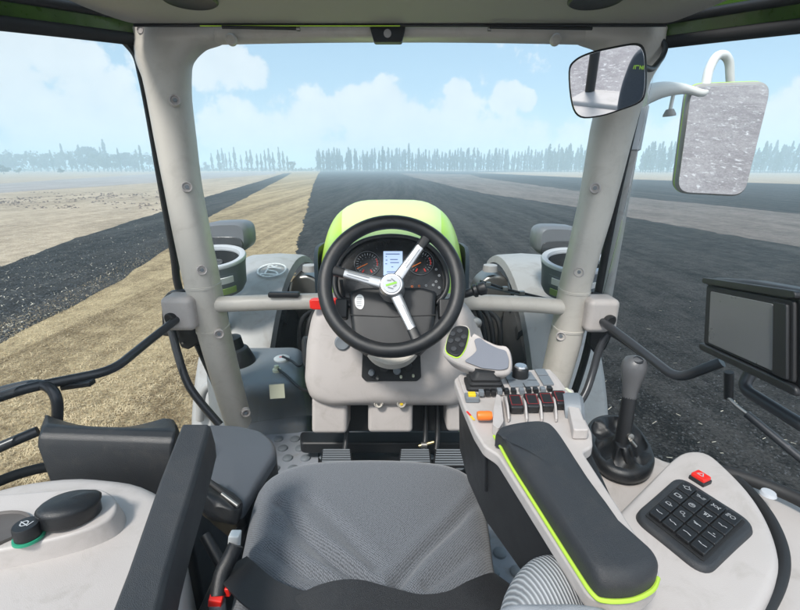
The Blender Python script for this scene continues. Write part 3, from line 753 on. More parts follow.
for s in (-1, 1):
    rings = []
    for Y, hw, zt in secs[1:10]:
        x = -.045*(Y/2.3)+s*(hw+.004); z0 = zt-.24
        rings.append([V((x, Y, z0)), V((x, Y, z0-.75)), V((x-s*.02, Y, z0-.75)), V((x-s*.02, Y, z0))])
    meshobj('side_grille', *loft_vf(rings), black, bo)  # black sides enlarged to keep lime bounce light off the fenders

# ================================================================== FRONT WHEELS, FENDERS, LAMPS
AX = {}
def wheel(s, label):
    t_ = thing('front_axle', label, 'axle', V((s*1.0, 2.95, GZ))); AX[s] = t_
    w = bpy.data.objects.new('front_wheel', None); COL.objects.link(w); w.parent = t_
    c = V((s*.885, 2.95, GZ+.88)); prof = [(.45, -.15), (.62, -.175), (.80, -.175), (.86, -.14), (.87, 0), (.86, .14), (.80, .175), (.62, .175), (.45, .15)]
    mb = MB(); mb.add(lathe_vf(c, X1, prof, 56))
    for k in range(22):
        for sd in (-1, 1):
            a0 = 2*math.pi*(k+(.5 if sd > 0 else 0))/22
            ring = []
            for t in (0, .5, 1):
                a = a0+t*.13; x = sd*(.015+.15*t); rad = V((0, math.cos(a), math.sin(a)))
                tan = V((0, -math.sin(a), math.cos(a)))
                ring.append([c+X1*x+rad*.85-tan*.04, c+X1*x+rad*.915-tan*.028, c+X1*x+rad*.915+tan*.028, c+X1*x+rad*.85+tan*.04])
            mb.add(loft_vf(ring))
    mb.obj('tyre', tyre_m, w)
    lathe('rim', c, X1, [(.0001, -.07), (.30, -.06), (.42, -.12), (.46, -.145), (.46, .145), (.42, .12), (.30, .06), (.0001, .07)], white_p, w, n=40)
    lathe('hub', c, X1, [(.0001, -.16), (.12, -.15), (.15, -.1), (.15, .1), (.12, .15), (.0001, .16)], grey_d, w, n=24)
    return w
wheel(-1, 'left front axle end with lugged tyre under the left fender'); wheel(1, 'right front axle end with lugged tyre under the right fender')
def fender(s, label):
    c = V((s*.97, 2.9, GZ+.95)); f_ = thing('front_fender', label, 'fender', V((s*.97, 2.9, GZ+.9)), 'front fenders')
    rings = []; Rr = 1.06
    for k in range(25):
        a = R(62+ k*(188-62)/24)
        rad = V((0, math.cos(a), math.sin(a)))
        xi, xo = (.70, 1.08)
        tp_ = .06*max(0, (a-R(120))/R(68))
        sec = [(xi-.012, -.055), (xi, -.008), (xi+.02, 0), (xi+.19, .010), (xo-.03, 0), (xo, -.02), (xo+.01, -.10), (xo, -.10), (xo-.02, -.03), (xi+.03, -.022), (xi+.004, -.055)]
        rings.append([V((s*x, 2.9, c.z))+rad*(Rr+h) for x, h in sec])
    meshobj('fender_shell', *loft_vf(rings), grey_p, f_, angle=50)
    return f_
fl_ = fender(-1, 'smooth grey left front fender with a round white warning decal'); fr_ = fender(1, 'smooth grey right front fender beside the wiper')
P = V((-.80, 2.62, GZ+.95+math.sqrt(1.06**2-.28**2)+.018)); nn = V((0, -.28, 1.02)).normalized(); bb = V((0, 1.02, .28)).normalized()
strokes('warning_decal', [circ(0, 0, .085, 24), [(-.03, -.05), (-.03, .02), (.02, .05)], [(-.03, .0), (.03, -.02), (.05, -.05)], circ(-.02, .045, .014, 8), [(.0, .03), (.05, .02)], [(-.06, -.05), (.06, -.06)]], P, X1, bb, nn, .011, white_p, fl_)
def lamp_head(x, y, Y, s, label):
    o = thing('work_lamp', label, 'lamp', W(x, y+14, Y), 'work lamps above the fenders')
    c = W(x, y, Y); rings = []
    for k, (yy, sc1) in enumerate(((-.09, .82), (-.075, .95), (-.05, 1), (.05, .97), (.09, .85), (.11, .6))):
        rings.append([c+V((.135*sc1*math.copysign(abs(math.cos(q))**.55, math.cos(q)), yy, .085*sc1*math.copysign(abs(math.sin(q))**.6, math.sin(q))-.012*math.cos(q)*s)) for q in [2*math.pi*k2/28 for k2 in range(28)]])
    meshobj('lamp_housing', *loft_vf(rings), grey_m, o)
    rr_ = [[p+V((0, -.012, 0)) for p in [c+V((.105*math.copysign(abs(math.cos(q))**.55, math.cos(q)), -.083, -.030+.040*math.copysign(abs(math.sin(q))**.6, math.sin(q)))) for q in [2*math.pi*k2/28 for k2 in range(28)]]]]
    prism('lens', rr_[0], V((0, .01, 0)), lamp_dark, o, bevel=.003)
    tube('lamp_stem', [c+V((s*.04, 0, -.07)), c+V((s*.06, 0, -.32))], .022, grey_d, o, fil=0)
lamp_head(229, 236, 2.35, -1, 'grey rounded work lamp peeking from behind the left pillar')
lamp_head(556, 240, 2.35, 1, 'grey rounded work lamp peeking from behind the right pillar')
def guard(x, y, Y, s, label):
    o = thing('indicator_lamp', label, 'lamp', W(x, y+20, Y), 'indicator lamps above the fenders')
    c = W(x, y, Y); tilt = Matrix.Rotation(R(-13), 3, 'X').inverted()
    def P_(rx, ry, q, h): return c+tilt @ V((rx*math.cos(q), ry*math.sin(q), h))
    def ring(rx, ry, h, n=40): return [P_(rx, ry, 2*math.pi*k/n, h) for k in range(n)]
    secs_ = [ring(.07, .07, -.17), ring(.125, .115, -.15), ring(.142, .13, -.12), ring(.155, .14, -.02), ring(.165, .148, .02), ring(.163, .146, .032), ring(.150, .134, .036), ring(.132, .116, .030), ring(.126, .11, .015), ring(.118, .104, -.06), ring(.10, .09, -.12)]
    meshobj('lamp_shell', *loft_vf(secs_[:5]+[ring(.13, .115, .012), ring(.12, .105, -.10)], cap=False), grey_d, o)
    meshobj('lamp_rim', *loft_vf([ring(.165, .148, .018), ring(.166, .149, .026), ring(.162, .145, .034), ring(.150, .134, .037), ring(.136, .120, .032), ring(.130, .114, .014)], cap=False), grey_l, o)
    meshobj('lamp_liner', *loft_vf([ring(.131, .115, .018), ring(.122, .107, -.06), ring(.10, .09, -.12)], cap=False), lamp_dark, o)
    cc_ = P_(0, 0, 0, -.118)
    lathe('bulb_unit', cc_, tilt @ Z1, [(.0001, 0), (.095, 0), (.09, .02), (.06, .05), (.05, .10), (.045, .115), (.0001, .12)], lamp_dark, o)
    def band(nm, r0, h0, h1, a0, a1, m_, ex):
        qs = [R(d_) for d_ in range(a0, a1, 6)]
        rg = [[P_(r0+ex, r0*.90+ex, q, h0), P_(r0+ex+.006, r0*.90+ex+.006, q, h1), P_(r0-.012, r0*.9-.012, q, h1), P_(r0-.012, r0*.9-.012, q, h0)] for q in qs]
        meshobj(nm, *loft_vf(rg), m_, o, bevel=.002)
    band('slot_frame', .146, -.078, -.018, 206, 336, grey_d, .0045)
    band('slot', .146, -.066, -.030, 214, 328, white_p, .0085)
    band('reflector', .139, -.128, -.092, 212, 330, lime_g, .006)
    tube('lamp_stem', [P_(0, 0, 0, -.15), c+V((s*.02, .07, -.38))], .03, grey_d, o, fil=0)
guard(213, 262, 2.12, -1, 'light grey cup shaped indicator lamp with slotted wall beside the left pillar')
guard(574, 265, 2.12, 1, 'light grey cup shaped indicator lamp with slotted wall beside the right pillar')
# axle hardware glimpsed between the fenders and the bonnet
for s in (-1, 1):
    nm = 'left' if s < 0 else 'right'
    o = AX[s]
    k1 = [V((s*x, 2.78, z)) for x, z in ((.52, .35), (.60, .42), (.72, .40), (.76, .28), (.70, .10), (.66, -.3), (.54, -.5), (.46, -.4), (.48, .1))]
    prism('knuckle', k1, V((0, .22, 0)), steel, o, rnd=.05, bevel=.03, seg=4)
    for q in range(3):
        tube('hose', [V((s*(.44+.05*q), 2.6, .33-.05*q)), V((s*(.50+.05*q), 2.45, .20)), V((s*(.52+.04*q), 2.40, -.05)), V((s*(.46+.04*q), 2.5, -.5))], .016, rubber, o, cat=True)
    box('valve_block', V((s*.54, 2.40, -.08)), X1*.07, Y1*.05, Z1*.05, grey_d, o, bevel=.01)
    lathe('cap', V((s*.60, 2.80, .44)), Z1, [(.0001, 0), (.05, 0), (.045, .04), (.0001, .05)], grey_p, o)

# ================================================================== FUEL TANK
ft = thing('fuel_tank', 'dark grey moulded fuel tank outside the left of the windscreen', 'tank', V((-.55, 1.85, -.3)))
zt = .235
def tk(x, y): return Zp(x, y, zt)
to_ = roundpoly([tk(205, 372), tk(206, 356), tk(226, 346), tk(302, 345), tk(305, 352), tk(303, 385), tk(262, 387), tk(222, 387)], .05)
pad('tank_body', to_, Z1, .55, .05, tank_m, ft, dome=.012, taper=-.03)
cc = tk(237, 364)
lathe('filler_neck', cc, V((-.12, 0, 1)), [(.0001, -.02), (.088, -.02), (.084, .012), (.066, .07), (.062, .075), (.05, .082), (.046, .13), (.040, .135), (.0001, .14)], black, ft)
for x, y, r_ in ((282, 361, .036),):
    lathe('sender_cap', tk(x, y)+Z1*.008, Z1, [(.0001, 0), (r_, 0), (r_, .008), (r_*.85, .012), (.0001, .012)], white_p, ft)
    strokes('cap_mark', [[(-.008, 0), (.012, .004)]], tk(x, y)+Z1*.0206, X1, Y1, Z1, .010, red, ft)
lathe('breather', tk(277, 373)+Z1*.008, Z1, [(.0001, 0), (.018, 0), (.018, .012), (.010, .014), (.010, .028), (.0001, .029)], cream, ft, n=16)
tube('cable', [tk(283, 361)+Z1*.022, tk(292, 365)+Z1*.02, tk(300, 372)+Z1*.03, tk(308, 368)+Z1*.05], .006, black, ft, cat=True)
tube('cable', [tk(278, 373)+Z1*.02, tk(287, 379)+Z1*.015, tk(300, 388)-Z1*.0, tk(312, 392)], .006, black, ft, cat=True)
fr0 = tk(262, 387)
lb = [D(x, y, (fr0-CAM).dot(V((0, CT, -ST)))-.045) for x, y in ((269, 385), (284, 384), (285, 398), (270, 399))]
prism('note_label', lb, V((0, .002, 0)), cream, ft, bevel=0)
tube('step_rail', [W(200, 420, 1.9), W(202, 395, 1.9), W(212, 383, 1.9), W(232, 381, 1.9)], .02, grey_p, ft, cat=True)

# ================================================================== FLOOR MAT
fm = []
mbm = MB()
mt = [V((-.60, 1.60, .004)), V((.60, 1.60, .004)), V((.62, .75, .004)), V((-.62, .75, .004))]
mbm.add(prism_vf(mt, V((0, 0, .008))))
row = 0; y = .80
while y < 1.6:
    x = -.58+(row % 2)*.035
    while x < .6:
        if x < -.16 or x > .12: mbm.add(lathe_vf(V((x, y, .010)), Z1, [(.0001, 0), (.021, 0), (.019, .008), (.015, .011), (.0001, .0115)], 12))
        x += .07
    row += 1; y += .062
fmo = mbm.obj('floor_mat', mat_m); fmo.data.materials.append(grey_d)
for p in fmo.data.polygons:
    if p.center.z > .0128: p.material_index = 1
tag(fmo, 'grey rubber floor mat with raised round studs', 'floor mat')

# ================================================================== DASH CONSOLE
dc = thing('dash_console', 'beige steering console rising from the cab floor', 'console', V((0, 1.35, 0)))
dn = V((0, -1, .22)).normalized(); D0 = W(392, 360, 1.24)
dp = lambda x, y, h=0: WP(x, y, D0, dn)+dn*h
pad('console_body', [dp(*p) for p in ((318, 300), (352, 296), (430, 296), (466, 302), (480, 322), (489, 350), (486, 375), (474, 396), (458, 409), (326, 409), (308, 402), (302, 384), (304, 345), (309, 318))], dn, .30, .045, beige, dc, dome=.012, Mn=110, rings=16, rnd=.02)
for q in ((309, 400, 346, 438), (367, 404, 413, 437), (448, 404, 484, 436)):
    x0, y0, x1, y1 = q
    box('console_foot', (dp(x0, y0)+dp(x1, y1))/2-dn*.09, X1*(dp(x1, y1).x-dp(x0, y0).x)/2, dn*.06, (dp(x0, y0)-dp(x0, y1))/2+dn*.0, beige, dc, bevel=.014, seg=4)
box('foot_bay', dp(392, 424)-dn*.17, X1*.27, dn*.03, V((0, .02, .075)), rubber, dc, bevel=.004)
prism('base_tray', [Zp(x, y, .10) for x, y in ((300, 431), (484, 431), (484, 443), (300, 443))], V((0, 0, -.05)), black, dc, rnd=.02, bevel=.010)
op = prism('column_opening', [dp(x, y, .012) for x, y in ((363, 350), (420, 350), (421, 376), (417, 380), (366, 380), (362, 376))], dn*.004, rubber, dc, rnd=.005, bevel=.002)
for x, y, r_, m_ in ((372, 371, .010, grey_d), (385, 366, .016, black), (397, 369, .012, grey_d), (408, 365, .013, black), (401, 375, .004, cream), (413, 374, .004, cream), (378, 376, .005, steel)):
    lathe('fitting', dp(x, y, .016), dn, [(.0001, -.004), (r_, -.004), (r_, .012), (r_*.7, .016), (.0001, .016)], m_, op, n=16)
for x in (378.5, 401.5):
    s_ = lathe('screw_cap', dp(x, 404.5, -.009), dn, [(.0001, -.01), (.015, -.01), (.015, .001), (.012, .004), (.010, -.002), (.0001, -.002)], beige2, dc, n=20)
    lathe('screw', dp(x, 405, -.012), dn, [(.0001, 0), (.006, 0), (.005, .004), (.0001, .004)], yellow if x > 390 else steel, s_, n=8)
lathe('side_vent', W(305, 352, 1.34), V((-1, -.35, .05)), [(.0001, -.02), (.052, -.02), (.054, 0), (.046, .006), (.0001, .002)], black, dc, n=28)
for x, y in ((343, 342), (455, 338)): lathe('dark_grommet', dp(x, y, .0), dn, [(.0001, -.01), (.026, -.01), (.025, .012), (.02, .016), (.0001, .014)], grey_d, dc, n=28)
lathe('steering_column', dp(392, 346, -.035), V((0, -.45, .89)), [(.0001, -.02), (.070, -.02), (.088, .0), (.088, .012), (.080, .03), (.072, .05), (.0001, .05)], beige2, dc, n=40)
# ignition-side lock on the right of the console
lathe('ignition_lock', dp(458, 324, -.03)+X1*.06, V((.2, -1, .1)), [(.0001, -.01), (.018, -.01), (.018, .01), (.012, .014), (.0001, .014)], steel, dc, n=20)

# ================================================================== INSTRUMENT CLUSTER + COLUMN SHROUD
PHI = R(31)
wn = V((0, -math.cos(PHI), math.sin(PHI))); wb = V((0, math.sin(PHI), math.cos(PHI)))
WC = D(391.5, 284, 1.205)
ic = thing('instrument_cluster', 'black instrument cluster with two gauges and a lit display behind the wheel', 'instrument panel', WC-wn*.12)
C0 = WC-wn*.115
cpn = lambda x, y, h=0: WP(x, y, C0, wn)+wn*h
hood = [(336, 296), (333, 282), (336, 266), (346, 251), (364, 240), (390, 235.5), (416, 239), (434, 249), (445, 264), (449, 281), (446, 295), (434, 307), (420, 309), (362, 309), (346, 305)]
ho = catmull([cpn(*p) for p in hood], 4, True); hc = sum(ho, V())/len(ho)
pad('hood', ho, wn, .11, .012, black, ic, Mn=96, taper=.02)
# raised lip round the face
lip = [hc+(p-hc)*.97+wn*.004 for p in ho]
meshobj('hood_lip', *tube_vf(resample(lip, 80), .0085, 10, closed=True), vinyl, ic)
face = catmull([cpn(*p, .002) for p in ((341, 288), (342, 270), (352, 255), (368, 245), (390, 241), (414, 244.5), (430, 254), (440, 268), (442, 284), (436, 297), (390, 301), (346, 298))], 4, True)
prism('face_panel', face, wn*.003, dial_m, ic, bevel=.001)
def gauge(x, y, rpx, nm):
    O = cpn(x, y, .0055); r_ = rpx/FPX*1.31
    g = lathe('gauge', O, wn, [(.0001, 0), (r_, 0), (r_, .003), (r_*.93, .0035), (r_*.90, .0012), (.0001, .0012)], dial_m, ic, n=40)
    strokes('gauge_ring', [circ(0, 0, r_*.965, 40)], O+wn*.0037, X1, wb, wn, .0013, grey_m, g)
    tk_ = [[(r_*.84*math.cos(R(a)), r_*.84*math.sin(R(a))), (r_*.68*math.cos(R(a)), r_*.68*math.sin(R(a)))] for a in range(-45, 226, 15)]
    strokes('gauge_ticks', tk_, O+wn*.0016, X1, wb, wn, .0011, grey_l, g)
    tk_ = [[(r_*.5*math.cos(R(a)), r_*.5*math.sin(R(a))), (r_*.56*math.cos(R(a)), r_*.56*math.sin(R(a)))] for a in range(-45, 226, 30)]
    strokes('gauge_numerals', tk_, O+wn*.0016, X1, wb, wn, .0018, grey_m, g)
    strokes('needle', [[(0, 0), (-r_*.75, -r_*.38)]], O+wn*.003, X1, wb, wn, .0028, orange, g)
    for a in (-62, -118): strokes('warning_light', [[(r_*.55*math.cos(R(a)), r_*.55*math.sin(R(a))), (r_*.75*math.cos(R(a)), r_*.75*math.sin(R(a)))]], O+wn*.002, X1, wb, wn, .004, red, g)
    strokes('red_zone', [circ(0, 0, r_*.76, 6, -10, 30)], O+wn*.0018, X1, wb, wn, .003, red, g)
gauge(367.5, 264.5, 13.5, 'left'); gauge(420.5, 263.5, 13.5, 'right')
ds = prism('display', [cpn(x, y, .0055) for x, y in ((383.5, 252), (402.5, 252), (402.5, 276), (383.5, 276))], wn*.002, lcd, ic, bevel=.0005)
O = cpn(393, 264, .0080)
strokes('display_marks', [[(-.022, .022), (-.020, .022)], [(-.022, .010), (-.018, .010)], [(-.008, .012), (.014, .012)], [(-.008, .002), (.018, .002)], [(-.023, -.002), (-.019, -.002)], [(-.004, -.012), (.000, -.012)], [(-.022, .030), (.02, .030)], [(-.018, -.028), (.016, -.028)]], O, X1, wb, wn, .0028, M('lcd ink', (.10, .16, .36), .5), ds)
for k in range(4):
    strokes('warning_light', [circ(0, 0, .0028, 8)], cpn(412+k*7, 287-k*.5, .0058), X1, wb, wn, .002, (orange, orange, icon_m, icon_m)[k], ic)
    strokes('warning_light', [circ(0, 0, .0028, 8)], cpn(436+(k % 2)*3, 270+k*6, .0058), X1, wb, wn, .002, icon_m, ic)
# shroud below the cluster
C1 = WC-wn*.085
c1 = lambda x, y, h=0: WP(x, y, C1, wn)+wn*h
pad('column_shroud', [c1(*p) for p in ((349, 291), (361, 287), (392, 286), (424, 287), (437, 291), (436, 318), (431, 343), (420, 354), (364, 354), (353, 343), (350, 318))], wn, .09, .016, black, ic, Mn=80)
tube('shroud_seam', [c1(350, 315, .001), c1(392, 317, .001), c1(436, 315, .001)], .0016, rubber, ic, n=6, fil=0)
lb_ = catmull([c1(*p, .001) for p in ((355, 299), (359, 294.5), (363.5, 297), (364, 305), (361, 309.5), (356, 306.5))], 4, True)
st = prism('sticker', lb_, wn*.0012, white_p, ic, bevel=.0003)
strokes('sticker_print', [[(-.008, y_), (.006, y_)] for y_ in (-.012, -.006, 0, .006, .012)], c1(359.5, 302, .0026), X1, wb, wn, .0022, grey_d, st)
lathe('shroud_collar', c1(392, 341, -.05), V((0, -.55, .83)), [(.0001, -.03), (.066, -.03), (.084, -.01), (.084, .015), (.08, .02), (.0001, .02)], beige2, ic, n=40)
for s, x in ((-1, 341), (1, 445)):
    box('lever_base', c1(x, 308, -.02), X1*.018, wn*.02, wb*.030, black, ic, bevel=.006)
# column levers
sl = thing('shuttle_lever', 'red gripped lever left of the steering column', 'lever', W(345, 303, 1.27))
tube('stem', [W(352, 304, 1.27), W(334, 304, 1.27)], .011, black, sl, fil=0)
gp = [[W(x, 303.6, 1.265)+V((0, .014*k_*math.cos(q), .0195*k_*math.sin(q))) for q in [math.pi/4+math.pi/2*j for j in range(4)]] for x, k_ in ((310, .95), (314, 1.2), (336, 1.25), (338, .95))]
meshobj('red_grip', *loft_vf(gp), red, sl, bevel=.004)
tube('spur', [W(343, 296, 1.25), W(341, 280, 1.25)], .0055, black, sl, fil=0)
ml = thing('indicator_lever', 'black stalk lever with ribbed knob right of the steering column', 'lever', W(445, 308, 1.27))
tube('stem', [W(440, 310, 1.27), W(450, 300, 1.27), W(462, 293, 1.27)], .008, black, ml, fil=.01)
mbk = MB()
pa, pb = W(458, 296, 1.27), W(484, 288, 1.27); dd = (pb-pa).normalized()
mbk.add(lathe_vf(pa, dd, [(.0001, 0), (.009, 0), (.013, .02), (.013, .045), (.020, .05), (.021, .058), (.016, .062), (.020, .068), (.021, .085), (.015, .09), (.0001, .09)], 16))
mbk.obj('knob', black, ml)

# ================================================================== STEERING WHEEL
sw = bpy.data.objects.new('steering_wheel', None); COL.objects.link(sw); sw.location = WC; sw.empty_display_size = .05; par(sw, dc); sw.location = WC-dc.location; sw.matrix_parent_inverse = Matrix()
Rw = .187; n = 72
rim = [WC+X1*Rw*math.cos(2*math.pi*k/n)+wb*Rw*math.sin(2*math.pi*k/n) for k in range(n)]
meshobj('rim', *tube_vf(rim, .0205, 18, closed=True), vinyl, sw)
hub = WC-wn*.022
lathe('hub', hub, wn, [(.0001, -.045), (.038, -.045), (.037, .0), (.034, .016), (.030, .020), (.0001, .0215)], silver, sw, n=40)
ep = hub+wn*.0225
hp = lathe('hub_cap', hub, wn, [(.0001, .0205), (.026, .0205), (.0245, .0225), (.0001, .0228)], grey_l, sw, n=36)
strokes('emblem', [[(-.011, .010), (-.002, .010)], [(-.009, -.010), (.004, -.014)], [(.000, .015), (.012, .005)], [(.006, -.008), (.013, -.004)]], ep+wn*.001, X1, wb, wn, .004, grey_d, hp)
strokes('emblem_bar', [[(-.014, -.004), (.013, .004)]], ep+wn*.0014, X1, wb, wn, .006, M('emblem green', (.20, .50, .03), .4), hp)
for ang in (166, 54, -66):
    d = X1*math.cos(R(ang))+wb*math.sin(R(ang)); s_ = wn.cross(d)
    rings = []
    for t, w_, h_, dz in ((.026, .0165, .010, 0), (.06, .0155, .009, .004), (.10, .0135, .008, .010), (.140, .0125, .008, .016)):
        c = hub+d*t+wn*(dz)
        rings.append([c+s_*w_*math.copysign(abs(math.cos(q))**.6, math.cos(q))+wn*h_*math.copysign(abs(math.sin(q))**.7, math.sin(q)) for q in [2*math.pi*k/20 for k in range(20)]])
    sp = meshobj('spoke', *loft_vf(rings), silver, sw)
    for o_ in (-.0045, .0045):
        strokes('groove', [[(0, 0), (.062, 0)]], hub+d*.066+wn*.0160+s_*o_, d+wn*.16, s_, wn, .0018, grey_d, sp)
    rings = []
    for t, w_, h_, dz in ((.138, .0140, .0095, .015), (.155, .0145, .010, .018), (.175, .016, .011, .021), (.186, .018, .012, .022)):
        c = hub+d*t+wn*(dz)
        rings.append([c+s_*w_*math.copysign(abs(math.cos(q))**.6, math.cos(q))+wn*h_*math.copysign(abs(math.sin(q))**.7, math.sin(q)) for q in [2*math.pi*k/20 for k in range(20)]])
    meshobj('spoke_end', *loft_vf(rings), black, sw)

# ================================================================== PEDALS
def pedal(x0, x1, y0, y1, stem, label):
    o = thing('pedal', label, 'pedal', Zp((x0+x1)/2, y1, .02), 'floor pedals')
    A = [W(x0, y0, 1.235), W(x1, y0, 1.235), W(x1+2, y1+2, 1.17), W(x0-2, y1+2, 1.17)]
    nn_ = normal_of(A); nn_ = nn_ if nn_.dot(CAM-A[0]) > 0 else -nn_
    p = prism('pedal_plate', A, -nn_*.012, black, o, rnd=.006, bevel=.002)
    for k in range(7):
        t = (k+.5)/7; a0 = A[0].lerp(A[3], t).lerp(A[1].lerp(A[2], t), .05); a1 = A[0].lerp(A[3], t).lerp(A[1].lerp(A[2], t), .95)
        p_ = MB(); p_.add(tube_vf([a0+nn_*.001, a1+nn_*.001], .0028, 6)); p_.obj('tread_rib', grey_d, p)
    pts = [W(stem, y0+1, 1.245), W(stem+1.5, y0-14, 1.28), W(stem+2, 404, 1.33)]
    tube('pedal_arm', pts, .009, black, o, cat=True)
prism('footwell_plate', [Zp(x, y, .020) for x, y in ((318, 444), (484, 444), (476, 478), (318, 478))], V((0, 0, -.006)), black, cab, rnd=.01, bevel=.002)
pedal(322, 351, 449, 463, 345, 'left ribbed clutch pedal in the dark footwell')
pedal(400, 430, 449, 463, 424, 'middle ribbed brake pedal in the dark footwell')
pedal(435, 464, 449, 464, 436, 'right ribbed brake pedal beside the armrest console')
lk_ = thing('pedal_latch', 'small brass link joining the two right pedals', 'latch', W(428, 444, 1.25))
tube('link_pin', [W(419, 446, 1.25), W(434, 442, 1.25)], .005, M('brass', (.55, .45, .22), .35, metal=.8), lk_, fil=0)
lathe('link_ring', W(424, 445, 1.248), X1, [(.004, -.01), (.010, -.01), (.010, .01), (.004, .01)], steel, lk_, n=14)

# ================================================================== DRIVER SEAT
ds_ = thing('driver_seat', 'grey woven cloth driver seat with creased cushion', 'seat', V((-.03, .55, 0)))
zs = .475
so_ = [Zp(370+(x-370)*1.03, y, zs) for x, y in ((258, 476), (283, 457), (318, 449), (370, 446.5), (420, 448.5), (457, 455), (476, 469), (486, 500), (492, 540), (499, 580), (506, 640), (480, 690), (370, 700), (250, 690), (222, 640), (233, 575), (243, 530))]
so_ = catmull([V((p.x, p.y, zs-.02)) for p in so_], 4, True)
def segd(q, a, b_):
    ab = b_-a; t = max(0, min(1, (q-a).dot(ab)/ab.length_squared)); return (q-(a+ab*t)).length, t
cre = []
for path, wd, dp_ in ((((279, 498), (300, 530), (335, 562), (372, 588)), .012, .014), (((480, 487), (455, 520), (420, 556), (397, 585)), .012, .014), (((268, 545), (300, 572), (340, 590)), .012, .009), (((484, 535), (455, 562), (428, 585)), .011, .009), (((310, 500), (345, 535), (375, 570)), .015, .006), (((275, 520), (315, 553), (352, 578)), .014, .007)):
    pp = [Zp(*p, zs) for p in path]; cre.append(([V((p.x, p.y, 0)) for p in pp], wd, dp_))
def hseat(q):
    h = 0; q2 = V((q.x, q.y, 0))
    for pp, wd, dpth in cre:
        dm = min(segd(q2, a, b_)[0] for a, b_ in zip(pp, pp[1:]))
        h += -.72*dpth*math.exp(-(dm/(wd*.75))**2)+dpth*.25*math.exp(-((dm-wd*1.6)/wd)**2)
    return h
pad('cushion', so_, Z1, .085, .045, cloth, ds_, dome=.026, Mn=200, rings=60, hf=hseat)
pad('cushion_base', [c_+(V((-.03, .5, zs-.09))-V((c_.x, c_.y, zs-.09)))*.06+V((0, 0, -.07)) for c_ in so_], Z1, .08, .02, black, ds_)
box('seat_suspension', V((-.03, .45, .17)), X1*.16, Y1*.2, Z1*.16, rubber, ds_, bevel=.02)
# backrest (seen only in the mirror)
bk = [V((-.24, -.20, .46)), V((.20, -.20, .46)), V((.22, -.24, .80)), V((.17, -.27, 1.02)), V((-.21, -.27, 1.02)), V((-.26, -.24, .80))]
pad('backrest', roundpoly([V((p.x, -.21-(p.z-.46)*.12, p.z)) for p in bk], .09), V((0, -1, -.12)).normalized()*-1, .11, .04, cloth_dark, ds_, dome=.02)
strokes('green_label', [[(x*.7, y*.55) for x, y in l_] for l_ in [[(-.06, .0), (-.055, .03)], [(-.045, 0), (-.045, .03), (-.02, .03)], [(-.01, 0), (-.01, .03), (.01, .0), (.01, .03)], [(.02, 0), (.02, .03), (.04, .03)], [(.05, .03), (.05, 0), (.075, 0)]]], V((-.13, -.236, .915)), X1, Z1, V((0, 1, .12)).normalized(), .005, lime, ds_)
# ribbed bolster at the right of the seat
bc = [Zp(x, y, .648) for x, y in ((492, 640), (500, 596), (509, 570), (526, 552), (548, 546), (569, 552), (584, 570), (596, 605), (596, 650), (560, 690), (510, 690))]
pad('side_bolster', catmull([V((p.x, p.y, .640)) for p in bc], 3, True), Z1, .10, .030, rib_m, ds_, dome=.040, Mn=90, rings=20)
bc2 = [Zp(x, y, .69) for x, y in ((478, 650), (492, 606), (520, 598.5), (556, 597), (592, 601), (622, 612), (640, 660))]
pad('bolster_cap', catmull([V((p.x, p.y, .69)) for p in bc2], 3, True), Z1, .08, .02, M('pale grey cloth', (.34, .35, .37), .9, var=.1, bump=1, bscale=900), ds_, dome=.01)

# seat belt
def ribbon(name, pts, wid, m, parent, th=.0022, side=None):
    P_ = catmull(pts, 8); rings = []
    for i, p in enumerate(P_):
        d = (P_[min(i+1, len(P_)-1)]-P_[max(0, i-1)]).normalized()
        s_ = d.cross(Z1).normalized() if side is None else (side-d*side.dot(d)).normalized()
        s_ = s_*wid/2; n_ = s_.normalized().cross(d)
        rings.append([p-s_-n_*th, p+s_-n_*th, p+s_+n_*th, p-s_+n_*th])
    return meshobj(name, *loft_vf(rings), m, parent, bevel=.001)
sb = thing('seat_belt', 'black seat belt webbing lying across the seat cushion', 'seat belt', V((-.03, .5, .5)))
ribbon('webbing', [Zp(x, y, z) for x, y, z in ((232, 566, .470), (243, 577, .488), (262, 594, .497), (292, 607, .505), (326, 610, .517))], .052, belt_m, sb)
ribbon('webbing', [Zp(x, y, z) for x, y, z in ((296, 616, .505), (322, 603, .518), (352, 598, .520), (385, 606, .513), (420, 614, .508), (455, 610, .507), (482, 596, .503), (506, 586, .480), (516, 590, .44))], .056, belt_m, sb)
bu = thing('belt_buckle', 'black belt buckle stalk with red release at the left of the seat', 'buckle', V((-.26, .52, .35)))
tube('stalk', [D(236, 545, .70), D(229, 560, .69), D(221, 574, .68), D(218, 596, .665)], .0125, vinyl, bu, fil=.02)
box('white_tab', D(234.5, 541, .71), V((.009, 0, 0)), V((0, .008, 0)), V((.003, 0, .017)), white_p, bu, bevel=.003)
rd = D(216.5, 598, .662); 
box('red_release', rd, V((.010, 0, -.002)), V((0, .009, .003)), V((.0015, 0, .007)), red, bu, bevel=.002)
box('red_release', rd+V((.015, .01, .004)), V((.004, 0, 0)), V((0, .006, 0)), V((0, 0, .008)), red, bu, bevel=.002)
tube('buckle_post', [rd+V((0, 0, -.008)), rd+V((.001, -.02, -.12))], .012, grey_d, bu, fil=0)
box('seat_side_cover', V((-.325, .55, .30)), X1*.012, Y1*.17, Z1*.10, vinyl, ds_, bevel=.008)
tube('seat_side_tube', [D(205, 535, .78), D(222, 566, .76), D(250, 610, .72), D(270, 650, .68)], .010, black, ds_, fil=.01)

